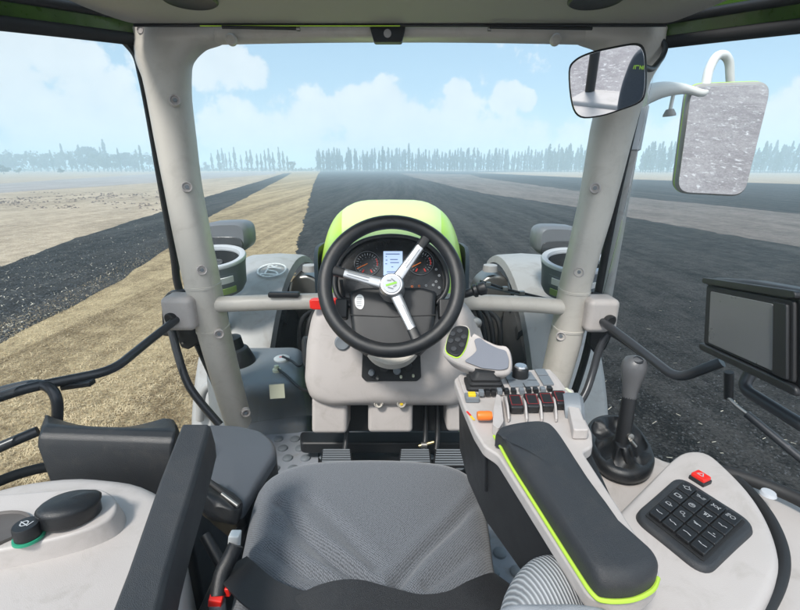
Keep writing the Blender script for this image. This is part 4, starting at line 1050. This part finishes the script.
# ================================================================== LEFT ARMREST
la = thing('folding_armrest', 'long black padded armrest at the left of the driver seat', 'armrest', V((-.30, .40, .62)))
a0, a1 = W(196, 428, .575), W(120, 690, .27)
rings = []
for (xl, xr, y, Y, th) in ((181, 210, 424, .590, .050), (178, 209, 430, .575, .068), (158, 195, 480, .487, .068), (142, 181, 525, .42, .066), (126, 168, 570, .365, .066), (106, 156, 620, .31, .066), (75, 140, 700, .24, .06)):
    A = W(xl, y, Y); B = W(xr, y, Y); dn_ = V((0.0, .25, -.97))*th
    e = (B-A)*.10
    rings.append([A+e+V((0, 0, .0)), B-e, B+dn_*.10, B+dn_*.9-e*.4, B+dn_-e*1.2, A+dn_+e*1.2, A+dn_*.9+e*.4, A+dn_*.10])
meshobj('armrest_pad', *loft_vf(rings), pad_m, la, bevel=.006, angle=50)

# ================================================================== PASSENGER SEAT
ps = thing('passenger_seat', 'black vinyl folding passenger seat behind the left armrest', 'seat', V((-.52, .8, .2)))
# folded backrest: a thick block with a dipped top edge
rings = []
for k in range(13):
    t = k/12; x = 34+t*(172-34)
    ytop = 413+2*t + 15*math.sin(math.pi*min(1, t*1.05))**.8
    if t > .9: ytop += (t-.9)*40
    ybf = 433+ 5*t; ybb = 500+ -6*t
    Y = .76
    T0 = W(x+10-8*t, ytop-1, Y+.10); T1 = W(x, ybf+6*math.sin(math.pi*t)*.0+4, Y); B1 = W(x+22*(1-t)-14*t*0, ybb+4, Y-.035); B0 = B1+V((0, .10, 0))
    e = .012
    rings.append([T0+V((0, 0, -.02)), T0, T1+V((0, .03, .010)), T1+V((0, .006, .0)), T1+V((0, -.004, -.02)), B1, B0])
meshobj('folded_backrest', *loft_vf(rings), vinyl, ps, bevel=.010, seg=4, angle=60)
cs = [Zp(x, y, .45) for x, y in ((205, 424), (236, 424.5), (262, 430), (274, 440), (277, 452), (258, 482), (240, 512), (225, 500), (200, 482), (190, 455))]
pad('seat_cushion', cs, Z1, .026, .012, vinyl_g, ps, dome=.010, Mn=110, rnd=.02)
pad('cushion_shell', [V((p.x, p.y, .4245)) for p in cs], Z1, .075, .006, vinyl, ps, rnd=.03)
tube('hinge_bar', [D(204, 478, .86), D(222, 492, .84), D(240, 506, .82)], .006, rubber, ps, fil=0)
tube('hinge_bar', [D(222, 494, .828), D(238, 506, .81)], .0035, steel, ps, fil=0)
pad('hinge_cover', [D(x, y, .80) for x, y in ((196, 485), (238, 510), (236, 528), (205, 522), (190, 505))], V((.2, -.8, .5)).normalized(), .10, .02, vinyl, ps, rnd=.01)
box('seat_leg', V((-.50, .86, .17)), X1*.03, Y1*.10, Z1*.17, black, ps, bevel=.01)

# ================================================================== LEFT SIDE CONSOLE
lc = thing('side_console', 'beige left side console with oval tray beside the passenger seat', 'console', V((-.62, .4, 0)))
zl = .545
lo_ = [Zp(x, y, zl) for x, y in ((-110, 520), (-40, 496), (0, 483.5), (30, 476), (80, 470), (140, 476), (176, 496), (180, 560), (182, 660))]
lo_ = [V((p.x, p.y, zl)) for p in lo_]+[V((-.30, -.65, zl)), V((-.92, -.65, zl))]
pad('console_shell', lo_, Z1, .50, .035, beige, lc, dome=.012, Mn=140, rings=16, rnd=.04)
tray = catmull([Zp(x, y, .568) for x, y in ((-60, 520), (-20, 503), (20, 498.5), (60, 495), (95, 493), (112, 499), (119, 510), (112, 524), (85, 537), (45, 548), (0, 557), (-60, 566), (-85, 545))], 4, True)
tr = pad('raised_tray', [V((p.x, p.y, .580)) for p in tray], Z1, .05, .006, beige, lc, Mn=110, taper=-.012)
cup = [Zp(x, y, .5825) for x, y in ((-40, 545), (-30, 522), (0, 513.5), (22, 513), (31, 520), (25, 531), (5, 541), (-20, 551))]
cp_ = catmull(cup, 4, True); cen_ = sum(cp_, V())/len(cp_)
rings = [[cen_+(p-cen_)*s_+V((0, 0, h_)) for p in cp_] for s_, h_ in ((1.04, -.001), (1.03, .003), (1.0, .0015), (.95, -.0002), (.94, -.0005))]
hm_ = M('cup recess painted shade', (.085, .075, .07), .6, var=.1)  # cap is flat; the hollow's shade is put into this dark colour
meshobj('cup_recess_shade', *loft_vf(rings), hm_, lc)
kn = thing('rotary_cap', 'large domed black rotary cap with pointed lip on the left console tray', 'knob', Zp(72, 520, .58))
kc = Zp(70, 517, .584); KS = .72; kax = V((.10, .12, 1)).normalized()
kr = []
ka = V((.80, .60, 0)); ka = (ka-kax*ka.dot(kax)).normalized(); kb_ = kax.cross(ka)
for r_, h_, m1 in ((.052, 0, 0), (.056, .004, 0), (.054, .026, 0), (.0545, .030, .2), (.052, .0345, .5), (.044, .040, .8), (.028, .0435, .7), (.010, .045, .4), (.001, .0452, 0)):
    rg = []
    for k in range(48):
        q = 2*math.pi*k/48; e = 1+.16*m1*max(0, math.cos(q))**10
        rg.append(kc+(ka*math.cos(q)*1.02+kb_*math.sin(q)*.80)*r_*e*KS+kax*(h_+.006*m1*max(0, math.cos(q))**8)*KS)
    kr.append(rg)
ko = meshobj('cap', *loft_vf(kr), vinyl, kn, angle=50)
tube('seam', [kc+(ka*math.cos(q)*1.02+kb_*math.sin(q)*.80)*.0552*KS+kax*.0285*KS for q in [2*math.pi*k/36 for k in range(37)]], .0011, rubber, kn, n=6, fil=0)
pb_ = thing('push_button', 'small black round button with green ring on the left console tray', 'button', Zp(30, 540, .58))
bc_ = Zp(29, 538, .5825); ba = V((.02, .05, 1)).normalized()
lathe('ring', bc_, ba, [(.0001, 0), (.0195, 0), (.019, .004), (.0001, .0045)], teal, pb_)
lathe('button', bc_, ba, [(.0001, .003), (.0165, .003), (.0168, .022), (.0155, .0245), (.0001, .025)], black, pb_)
strokes('button_mark', [circ(-.002, 0, .005, 8), [(-.009, .003), (.004, -.003)], [(.005, -.004), (.008, .004)]], bc_+ba*.0255, X1, Y1, ba, .0016, icon_m, pb_)

# ================================================================== RIGHT SIDE CONSOLE
rc = thing('side_console', 'beige right side console carrying the keypad and gear lever', 'console', V((.62, .4, 0)))
ro = [Zp(x, y, zl) for x, y in ((556, 436), (572, 431), (620, 433), (655, 455), (690, 462), (735, 474), (770, 487), (800, 501), (850, 530))]
ro = [V((p.x, p.y, zl)) for p in ro]+[V((.92, -.65, zl)), V((.30, -.65, zl)), V((.30, .30, zl)), V((.30, .5, zl))]
pad('console_shell', ro, Z1, .50, .030, beige, rc, dome=.006, Mn=150, rings=16, rnd=.03)
pn_ = [Zp(x, y, .60) for x, y in ((600, 529), (617, 512), (650, 480), (676, 456), (691, 450), (707, 452), (722, 463), (748, 489), (768, 519), (780, 554), (776, 582), (756, 618), (720, 660), (650, 700), (560, 660), (570, 580))]
po = catmull(pn_, 4, True)
pad('panel', po, Z1, .07, .012, beige, rc, dome=.003, Mn=140, rings=12, taper=-.004)
tube('panel_gap_shade', [Zp(x, y, z) for x, y, z in ((736, 479, .572), (752, 494, .572), (771, 520, .572), (783, 552, .572), (780, 582, .572), (760, 620, .572), (735, 650, .572))], .008, rubber, rc, cat=True)  # dark strip standing in for the shade between panel and console
# hazard button
T_, L_, R_, B_ = (Zp(679, 481, .602), Zp(636, 519, .602), Zp(752, 528, .602), Zp(704, 574, .602))
ex_ = ((R_-T_)+(B_-L_)).normalized(); ey_ = ((T_-L_)+(R_-B_)).normalized(); ey_ = (ey_-ex_*ey_.dot(ex_)).normalized()
hz = thing('hazard_button', 'small red hazard switch on the beige panel above the keypad', 'button', Zp(700, 481, .603))
hc_ = Zp(700, 480, .604)
box('switch_frame', hc_+Z1*.001, ex_*.0125, ey_*.0115, Z1*.004, black, hz, bevel=.002)
box('switch_cap', hc_+Z1*.007, ex_*.0110, ey_*.0098, Z1*.004, red, hz, bevel=.0025)
strokes('switch_mark', [[(-.005, -.004), (.005, -.004), (.0, .005), (-.005, -.004)]], hc_+Z1*.0114, ex_, ey_, Z1, .0015, icon_m, hz)
# keypad
kp = thing('keypad', 'black keypad of sixteen square keys with white symbols on the right console', 'keypad', (T_+B_)/2)
kcen = (T_+L_+R_+B_)/4
T_, L_, R_, B_ = [kcen+(p-kcen)*1.10 for p in (T_, L_, R_, B_)]
ko_ = roundpoly([T_, R_, B_, L_], .026, 7)
pad('keypad_bezel', [p+Z1*.008 for p in ko_], Z1, .012, .008, pad_m, kp, Mn=90, taper=-.004)
uv = lambda u, v_, h=0: T_.lerp(R_, u).lerp(L_.lerp(B_, u), v_)+Z1*h
prism('key_tray', roundpoly([uv(.12, .10, .0085), uv(.90, .10, .0085), uv(.90, .90, .0085), uv(.12, .90, .0085)], .004), Z1*.0015, rubber, kp, bevel=.0005)
icons = [
 [circ(0, 0, .35, 10), [(0, .35), (0, .6)], [(.35, 0), (.6, 0)], [(-.35, 0), (-.6, 0)]],
 [[(-.6, .1), (-.2, .1), (-.2, -.2), (.3, -.2), (.3, .1), (.6, .1)], circ(-.3, -.2, .14, 8), circ(.4, -.2, .14, 8)],
 [circ(.0, 0, .22, 8), [(-.5, .3), (-.3, 0), (-.5, -.3)], [(.5, .3), (.3, 0), (.5, -.3)]],
 [circ(.15, 0, .3, 10), [(-.3, .3), (-.6, .2)], [(-.3, 0), (-.6, -.05)], [(-.3, -.3), (-.6, -.3)]],
 [[(-.45, -.3), (-.45, .3), (.2, .3), (.2, -.3), (-.45, -.3)], [(.2, .1), (.5, .1), (.5, -.2), (.2, -.2)]],
 [circ(0, -.05, .38, 12, 0, 360), [(-.38, 0), (.38, 0)], [(0, .35), (0, -.1)]],
 [[(-.5, .3), (.5, .3)], [(-.3, .3), (-.2, -.3)], [(.3, .3), (.2, -.3)], [(-.1, .1), (-.05, -.2)]],
 [[(-.5, .05), (-.2, .05), (0, -.1), (.2, .1), (.5, .1)]],
 [circ(-.1, 0, .3, 8, 0, 200), [(.1, .0), (.5, -.1)], [(-.4, -.2), (.3, -.25)]],
 [circ(-.1, .1, .27, 10), [(.1, -.1), (.4, -.4)], circ(.4, -.35, .1, 6)],
 [[(-.5, .1), (-.1, 0), (.5, -.05)], [(-.3, -.15), (.1, -.15)]],
 [[(-.5, -.1), (-.2, -.1), (.0, -.1), (.4, -.1)], [(-.1, .3), (.1, .3)]],
 [[(-.5, .1), (-.1, -.05), (.4, .05)]], [[(-.5, .12), (-.2, -.05), (.1, .05), (.5, -.1)]], [[(-.5, .0), (-.1, .1), (.5, -.05)]], [[(-.5, .1), (.0, -.05), (.5, .05)]]]
for r_ in range(4):
    for c_ in range(4):
        u0, u1 = .14+.74*c_/4+.008, .14+.74*(c_+1)/4-.008; v0, v1 = .12+.76*r_/4+.008, .12+.76*(r_+1)/4-.008
        k = prism('key', [uv(u0, v0, .0102), uv(u1, v0, .0102), uv(u1, v1, .0102), uv(u0, v1, .0102)], Z1*.0058, black, kp, bevel=.0018)
        c = uv((u0+u1)/2, (v0+v1)/2, .0164)
        strokes('key_symbol', [[(x*.0105, y*.0105) for x, y in l_] for l_ in icons[r_*4+c_]], c, ex_, ey_, Z1, .0011, icon_m, k)
# gear lever
gv = thing('gear_lever', 'dark grey gear lever with gaiter between armrest and keypad', 'gear lever', Zp(618, 470, .55))
gb = [Zp(x, y, .556) for x, y in ((586, 440), (590, 428), (604, 423), (622, 425), (640, 440), (652, 462), (651, 474), (642, 482), (626, 484), (606, 477), (594, 464))]
gbc = catmull(gb, 4, True); gcen = sum(gbc, V())/len(gbc)
apex = Zp(622, 444, .592)
rings = []
pin = [(1.0, 0, 0), (1.02, .008, 0), (1.01, .016, 0), (.96, .023, 0), (.88, .024, .0), (.78, .015, .02), (.66, .006, .08), (.54, .006, .16), (.43, .013, .32), (.34, .021, .58), (.27, .031, .85), (.235, .040, 1.), (.20, .042, 1.)]
for s_, h_, mv in pin:
    rg = []
    for k, p in enumerate(gbc):
        am = (0 if s_ > .85 or s_ < .24 else 1)
        fold = 1+.20*math.sin(k*.83+s_*7)*am
        q = gcen+(p-gcen)*s_*fold+V(((apex.x-gcen.x)*mv, (apex.y-gcen.y)*mv, h_+.0085*am*math.sin(k*.83+1.2+s_*11)))
        rg.append(q)
    rings.append(rg)
meshobj('gaiter', *loft_vf(rings), vinyl, gv, angle=80)
kt = W(634, 368, .735)
sh = [apex+V((0, 0, -.012)), apex.lerp(kt, .35), apex.lerp(kt, .70)]
meshobj('lever_shaft', *tube_vf(catmull(sh, 6), [.0135]*6+[.0128]*6+[.0125], 18), black, gv, angle=60)
ax_ = (kt-apex).normalized()
lathe('knob', kt, ax_, [(.0001, -.062), (.0125, -.062), (.0135, -.045), (.0165, -.028), (.0205, -.012), (.0225, 0), (.0215, .010), (.0165, .019), (.009, .023), (.0001, .024)], M('worn grey grip', (.085, .085, .088), .38, var=.2, bump=.3), gv, n=28)
lathe('grip_button', kt+ax_*.019+V((-.002, -.012, 0)), V((-.1, -.5, 1)).normalized(), [(.0001, -.005), (.010, -.005), (.009, .003), (.0001, .004)], black, gv, n=16)
lathe('clamp', Zp(627, 433, .615)+V((0, -.012, 0)), V((.15, -1, .2)), [(.0001, -.006), (.0065, -.006), (.0065, .003), (.0001, .004)], steel, gv, n=12)
tube('clamp_pin', [Zp(627, 436, .612)+V((0, -.014, 0)), Zp(632, 442, .600)+V((0, -.014, 0))], .003, steel, gv, fil=0)

# ================================================================== CONTROL ARMREST
ca = thing('control_armrest', 'right control armrest with black padded top, lime piping and lever bank', 'armrest', V((.22, .55, .5)))
zc = .69
pl_ = [Zp(x, y, zc) for x, y in ((454, 379), (460, 374), (551, 370), (556, 374), (578, 404), (592, 432), (593, 446), (583, 452), (660, 570), (658, 586), (642, 600), (606, 604), (588, 596), (498, 455), (484, 446), (474, 430), (462, 402))]
prism('tray', pl_, V((0, 0, -.020)), beige, ca, rnd=.008, bevel=.004)
rings = []
for (xl, yl, xr, yr, zb, sh_) in ((457, 381, 552, 374, .50, .012), (466, 408, 578, 408, .50, .012), (484, 446, 588, 440, .515, .014), (540, 520, 620, 510, .535, .016), (590, 595, 652, 586, .575, .016)):
    A = Zp(xl, yl, zc-.0205); B = Zp(xr, yr, zc-.0205)
    rings.append([A+V((.002, 0, 0)), B-V((.002, 0, 0)), V((B.x-.01, B.y, zb)), V((A.x+.012, A.y, zb))])
meshobj('arm_body', *loft_vf(rings), black, ca, bevel=.006, angle=40)
tube('body_seam', [Zp(487, 449, zc-.024), V((Zp(487, 449, zc-.024).x+.004, Zp(487, 449, zc-.024).y, .585))], .004, vinyl, ca, fil=0)
pd = [Zp(x, y, .700) for x, y in ((656, 577), (650, 588), (632, 597), (606, 598), (594, 592), (576, 566), (538, 506), (512, 465), (502, 446))]+[Zp(x, y, .728) for x, y in ((496, 428), (503, 420), (528, 416), (545, 417), (556, 425), (574, 450), (612, 503), (646, 553))]
pdc = catmull([V((p.x, p.y, .725)) for p in pd], 3, True)
c0_, c1_ = Zp(515, 425, .725), Zp(560, 455, .725)
def hpad(q):   # hollow at the front left where the hand slides to the levers
    d = (V((q.x, q.y, 0))-V((c0_.x-.012, c0_.y-.01, 0))).length
    return -.010*math.exp(-(d/.045)**2)
pad('arm_pad', pdc, Z1, .030, .014, pad_m, ca, dome=.006, Mn=130, rings=24, hf=hpad)
pp_ = [Zp(x, y, .698) for x, y in ((494, 436), (500, 446), (511, 466), (537, 507.5), (575, 568), (593, 594.5), (606, 601), (632, 600), (652, 590.5), (658, 578))]
tube('piping', pp_, .0024, M('lime piping', (.42, .62, .06), .5), ca, cat=True, n=8)
# front plates
front = [Zp(x, y, zc+.001) for x, y in ((458, 378), (462, 375.5), (550, 371.5), (566, 396), (464, 396))]
prism('front_plate', front, Z1*.006, beige, ca, rnd=.006, bevel=.002)
pq = lambda x, y, h=.008: Zp(x, y, zc+.0)+Z1*h
dpad = prism('dial_pad', [pq(*p, .0075) for p in ((503, 377), (530, 375.5), (540, 390), (510, 391.5))], Z1*.003, grey_d, ca, rnd=.006, bevel=.001)
strokes('pad_seams', [[(-.03, 0), (-.012, 0)], [(.012, .0), (.03, .0)], [(0, -.012), (0, -.03)]], pq(521, 385, .0108), X1, Y1, Z1, .0018, black, dpad)
dl_ = lathe('dial', pq(519.5, 381, .0095), Z1, [(.0001, 0), (.016, 0), (.0155, .018), (.013, .022), (.012, .0225), (.0001, .0225)], black, ca, n=24)
lathe('dial_top', pq(519.5, 381, .0318), Z1, [(.0001, 0), (.0125, 0), (.011, .003), (.0001, .0035)], silver, dl_, n=24)
for p in (((534, 374), (544, 373.5), (548, 379.5), (537.5, 380)), ((538, 381), (548.5, 380.5), (553.5, 389), (543, 389.5))):
    prism('flat_key', [pq(*q, .0075) for q in p], Z1*.004, grey_d, ca, bevel=.001)
for k, (x, y) in enumerate(((481, 397.5), (487, 397), (493, 397), (499, 396), (506, 396), (513, 396), (521, 395.5), (528, 395), (535, 395), (542, 394.5), (549, 394))):
    box('mini_switch', pq(x, y, .010), X1*.0045, Y1*.0055, Z1*.005, black if k % 3 else grey_d, ca, bevel=.001)
yb = box('yellow_switch_frame', pq(471.5, 400.5, .006), X1*.012, Y1*.010, Z1*.005, grey_d, ca, bevel=.001)
box('yellow_switch', pq(471.5, 400.5, .0125), X1*.0068, Y1*.006, Z1*.003, yellow, yb, bevel=.001)
# housing round the levers
prism('lever_housing', [pq(*p, .0008) for p in ((493, 416), (496, 402), (500, 404), (503, 430), (498, 438), (492, 434))], Z1*.016, beige, ca, rnd=.005, bevel=.003)
prism('lever_housing', [pq(*p, .0008) for p in ((563, 397), (572, 398), (582, 428), (588, 440), (572, 440), (568, 420))], Z1*.018, beige, ca, rnd=.005, bevel=.003)
for x0 in (504, 522, 537, 551.5, 565):
    A = pq(x0, 400, .001); B = pq(x0+4.5, 423, .001)
    meshobj('divider', *loft_vf([[p+V((s1*.002, 0, h)) for s1, h in ((-1, 0), (1, 0), (1, hh), (-1, hh))] for p, hh in ((A, .008), (A.lerp(B, .3), .019), (A.lerp(B, .7), .018), (B, .008))]), beige, ca, bevel=.0015)
for k, (x, y) in enumerate(((514.5, 411), (530.5, 410), (545, 409), (559, 407))):
    c = pq(x, y, .015); a_ = X1*.0115; t_ = V((0, .95, .31)); u_ = V((0, -.31, .95))
    l_ = box('spool_lever', c, a_, t_*.017, u_*.008, black, ca, bevel=.004)
    strokes('red_outline', [[(-.009, -.010), (.009, -.010), (.009, .011), (-.009, .011), (-.009, -.010)]], c+u_*.0085, X1, t_, u_, .0007, M('dark red line', (.35, .02, .02), .5), l_)
lathe('orange_knob', pq(484, 423, .014), V((1, .02, .0)), [(.0001, -.012), (.007, -.012), (.008, -.008), (.008, .008), (.007, .012), (.0001, .012)], orange, ca, n=20)
strokes('colour_chart', [[(0, 0), (.004, -.012)]], pq(467, 412, .001), X1, Y1, Z1, .004, red, ca)
strokes('colour_chart', [[(.004, -.014), (.008, -.026)]], pq(467, 412, .001), X1, Y1, Z1, .004, yellow, ca)
strokes('symbol_plate', [[(0, 0), (.006, -.030)]], pq(550, 398, .020)+V((.028, 0, 0)), X1, Y1, Z1, .006, cream, ca)
lathe('side_drum', Zp(571, 407, .695)+V((0, 0, -.01)), V((1, -.25, .1)), [(.0001, -.012), (.032, -.012), (.034, -.006), (.034, .014), (.028, .02), (.0001, .02)], grey_d, ca, n=32)
jc = W(576, 430, .80)
tube('joint_pin', [jc+V((-.02, 0, .01)), jc+V((.03, .0, -.01))], .007, steel, ca, fil=0)
lathe('joint_nut', jc, V((1, 0, -.3)), [(.0001, -.008), (.013, -.008), (.013, .008), (.0001, .008)], steel, ca, n=6)
lathe('joint_nut', jc+V((.006, -.02, -.018)), V((.3, -1, .3)), [(.0001, -.008), (.010, -.008), (.010, .008), (.0001, .008)], steel, ca, n=6)

# ================================================================== JOYSTICK
js = thing('joystick', 'beige joystick with grey palm rest and black button pad on the control armrest', 'joystick', Zp(485, 390, zc))
jb = Zp(483.5, 388.5, zc)+V((0, 0, .007))
def sqr(c, w_, h_, z, rr_=.008): return roundpoly([c+V((-w_, -h_, z)), c+V((w_, -h_, z)), c+V((w_, h_, z)), c+V((-w_, h_, z))], rr_, 4)
rings = [sqr(jb, w_, w_*.72, z) for w_, z in ((.036, 0), (.036, .005), (.031, .008), (.032, .013), (.027, .016), (.028, .021), (.022, .024), (.018, .034))]
meshobj('boot', *loft_vf(rings), rubber, js, angle=50)
# palm rest: shallow dish with pale rim
jn = V((-.15, -.45, .88)).normalized(); J0 = W(480, 357, .775)
jp = lambda x, y, h=0: WP(x, y, J0, jn)+jn*h
shell = [(443, 350), (449, 333), (457, 326), (468, 327), (471, 338), (474, 334), (484, 340), (497, 346), (508, 348), (512, 360), (511, 371), (502, 375), (482, 373), (462, 366), (447, 358)]
shc = resample(catmull([jp(*p) for p in shell], 4, True), 80); scn = sum(shc, V())/80
rings = [[scn+(p-scn)*s_+jn*h_ for p in shc] for s_, h_ in ((.55, -.040), (.85, -.030), (1.0, -.006), (1.0, .0), (.97, .003), (.95, .0015))]
meshobj('palm_shell', *loft_vf(rings), beige, js, angle=60)
inl = [(474, 341), (480, 339), (486, 344), (498, 350), (506, 352), (509, 361), (508, 370), (500, 371.5), (482, 369.5), (464, 362.5), (472, 357), (477, 352)]
ic_ = roundpoly([jp(*p, .0032) for p in inl], .006)
prism('palm_pad', ic_, jn*.002, M('grey palm pad', (.17, .18, .21), .6, var=.06, bump=.4), js, bevel=.001)
bp_ = [(446, 351), (450, 335), (457, 328.5), (467, 329.5), (468.5, 336), (465, 350), (459, 358), (452, 357)]
bo_ = catmull([jp(*p, .003) for p in bp_], 4, True)
bpad = prism('button_pad', bo_, jn*.006, black, js, bevel=.002)
tube('green_rim', bo_+[bo_[0]], .0014, lime, js, n=6, fil=0)
for x, y in ((453, 337), (460, 334), (464, 340), (451, 344), (458, 343), (462, 348), (454, 352)):
    lathe('thumb_button', jp(x, y, .0088), jn, [(.0001, 0), (.0068, 0), (.006, .0025), (.0001, .003)], pad_m, bpad, n=8)

# ================================================================== WIPER
wi = thing('windscreen_wiper', 'thin black wiper lying outside the windscreen above the cross bar at right', 'wiper', W(520, 295, 1.62))
tube('wiper_arm', [W(480, 281, 1.66), W(505, 289, 1.66), W(548, 299, 1.66)], .005, black, wi, fil=0)
tube('wiper_blade', [W(476, 284, 1.68), W(500, 289.5, 1.68), W(544, 301, 1.68)], .006, grey_d, wi, fil=0)
for x, y in ((488, 284), (505, 288.5), (522, 293)): box('blade_clip', W(x, y, 1.66), X1*.010, Y1*.008, Z1*.008, steel, wi, bevel=.002)

# ================================================================== SKY AND LIGHT
SUN_AZ, SUN_EL = R(213), R(52)
wd = bpy.data.worlds.new('World'); sc.world = wd; wd.use_nodes = True
nt = wd.node_tree; bg = nt.nodes['Background']
sky = N(nt, 'ShaderNodeTexSky', sky_type='NISHITA'); sky.sun_disc = False; sky.sun_elevation = SUN_EL; sky.sun_rotation = SUN_AZ
sky.altitude = 100; sky.air_density = 1.0; sky.dust_density = 1.2; sky.ozone_density = 1.0
tc = N(nt, 'ShaderNodeTexCoord')
nz = N(nt, 'ShaderNodeTexNoise'); nz.inputs['Scale'].default_value = 11; nz.inputs['Detail'].default_value = 9; nz.inputs['Roughness'].default_value = .66
lk(nt, tc.outputs['Generated'], nz.inputs['Vector'])
blobs = [(372, 112, 22), (391, 99, 19), (352, 108, 17), (408, 118, 20), (330, 120, 18), (432, 128, 18), (228, 62, 22), (254, 72, 16), (205, 64, 20), (457, 93, 12), (508, 99, 15), (526, 103, 10), (490, 137, 16), (470, 142, 22), (300, 134, 22), (260, 140, 26), (220, 138, 26),
         (10, 95, 46), (66, 66, 30), (105, 104, 30), (60, 130, 50), (0, 36, 34), (120, 150, 44), (30, 158, 46), (240, 150, 40), (300, 152, 46), (380, 146, 44), (450, 152, 44), (792, 120, 24), (776, 132, 18), (815, 108, 30), (580, 152, 30), (520, 150, 34), (700, 155, 40), (640, 150, 30), (-60, 80, 70), (900, 90, 60)]
acc = None
for bx, by, br in blobs:
    d = ray(bx, by).normalized(); rr_ = br/FPX/ray(bx, by).length*1.2
    dt = N(nt, 'ShaderNodeVectorMath', operation='DOT_PRODUCT'); dt.inputs[1].default_value = d
    lk(nt, tc.outputs['Generated'], dt.inputs[0])
    mr = N(nt, 'ShaderNodeMapRange'); mr.inputs['From Min'].default_value = math.cos(rr_*1.25); mr.inputs['From Max'].default_value = 1
    lk(nt, dt.outputs['Value'], mr.inputs['Value'])
    if acc is None: acc = mr.outputs['Result']
    else:
        mx = N(nt, 'ShaderNodeMath', operation='SMOOTH_MAX'); mx.inputs[2].default_value = .12
        lk(nt, acc, mx.inputs[0]); lk(nt, mr.outputs['Result'], mx.inputs[1]); acc = mx.outputs[0]
# far-off general cloud so that the rest of the sky is not empty
nb = N(nt, 'ShaderNodeTexNoise'); nb.inputs['Scale'].default_value = 2.6; nb.inputs['Detail'].default_value = 8
lk(nt, tc.outputs['Generated'], nb.inputs['Vector'])
ng = N(nt, 'ShaderNodeMapRange'); ng.inputs['From Min'].default_value = -.05; ng.inputs['From Max'].default_value = -.5
sx = N(nt, 'ShaderNodeSeparateXYZ'); lk(nt, tc.outputs['Generated'], sx.inputs[0]); lk(nt, sx.outputs['Y'], ng.inputs['Value'])
nm_ = N(nt, 'ShaderNodeMath', operation='MULTIPLY'); lk(nt, nb.outputs['Fac'], nm_.inputs[0]); lk(nt, ng.outputs['Result'], nm_.inputs[1])
mxx = N(nt, 'ShaderNodeMath', operation='MAXIMUM'); lk(nt, acc, mxx.inputs[0]); lk(nt, nm_.outputs[0], mxx.inputs[1])
ns = N(nt, 'ShaderNodeMath', operation='MULTIPLY_ADD'); ns.inputs[1].default_value = 2.7; ns.inputs[2].default_value = -1.35
lk(nt, nz.outputs['Fac'], ns.inputs[0])
ad = N(nt, 'ShaderNodeMath', operation='ADD'); lk(nt, ns.outputs[0], ad.inputs[0]); lk(nt, mxx.outputs[0], ad.inputs[1])
cl = N(nt, 'ShaderNodeMapRange', interpolation_type='SMOOTHSTEP'); cl.inputs['From Min'].default_value = .31; cl.inputs['From Max'].default_value = .64; cl.inputs['To Max'].default_value = .85
lk(nt, ad.outputs[0], cl.inputs['Value'])
veil = N(nt, 'ShaderNodeMix', data_type='RGBA'); veil.inputs['Factor'].default_value = .75; veil.inputs['B'].default_value = (1.9, 2.8, 3.55, 1)
lk(nt, sky.outputs[0], veil.inputs['A'])
cm = N(nt, 'ShaderNodeMix', data_type='RGBA'); cm.inputs['B'].default_value = (4.9, 5.15, 5.4, 1)
cr_ = N(nt, 'ShaderNodeMix', data_type='RGBA'); cr_.inputs['A'].default_value = (4.5, 4.6, 4.7, 1); cs_ = N(nt, 'ShaderNodeMix', data_type='RGBA'); cs_.inputs['A'].default_value = (3.0, 3.4, 3.75, 1); cs_.inputs['B'].default_value = (4.6, 4.7, 4.8, 1); lk(nt, nz.outputs['Fac'], cs_.inputs['Factor']); lk(nt, cs_.outputs['Result'], cr_.inputs['A']); cr_.inputs['B'].default_value = (11, 11, 11, 1)   # sun-side clouds behind the camera, out of view, brightened to light the cab
cg = N(nt, 'ShaderNodeMapRange'); cg.inputs['From Min'].default_value = .1; cg.inputs['From Max'].default_value = -.6; lk(nt, sx.outputs['Y'], cg.inputs['Value'])
lk(nt, cg.outputs['Result'], cr_.inputs['Factor']); lk(nt, cr_.outputs['Result'], cm.inputs['B'])
lk(nt, cl.outputs['Result'], cm.inputs['Factor']); lk(nt, veil.outputs['Result'], cm.inputs['A'])
lk(nt, cm.outputs['Result'], bg.inputs['Color']); bg.inputs['Strength'].default_value = .13

sl_ = bpy.data.lights.new('sun', 'SUN'); sl_.energy = 2.1; sl_.angle = R(10); sl_.color = (1, .96, .90)
so2 = bpy.data.objects.new('sun', sl_); COL.objects.link(so2)
sd = V((math.sin(SUN_AZ)*math.cos(SUN_EL), math.cos(SUN_AZ)*math.cos(SUN_EL), math.sin(SUN_EL)))
so2.rotation_euler = sd.to_track_quat('Z', 'Y').to_euler(); so2.location = (0, 0, 30)

cam = bpy.data.cameras.new('camera'); cam.lens = FPX/800*36; cam.sensor_width = 36; cam.clip_start = .02; cam.clip_end = 8000
cobj = bpy.data.objects.new('camera', cam); COL.objects.link(cobj); cobj.location = CAM; cobj.rotation_euler = (R(90)-TH, 0, 0)
sc.camera = cobj
sc.view_settings.view_transform = 'Standard'; sc.view_settings.look = 'None'; sc.view_settings.exposure = .92; sc.view_settings.gamma = 1
sc.view_settings.use_curve_mapping = False
cy = sc.cycles; cy.use_denoising = True; cy.max_bounces = 10; cy.transparent_max_bounces = 24; cy.volume_bounces = 4; cy.sample_clamp_indirect = 6
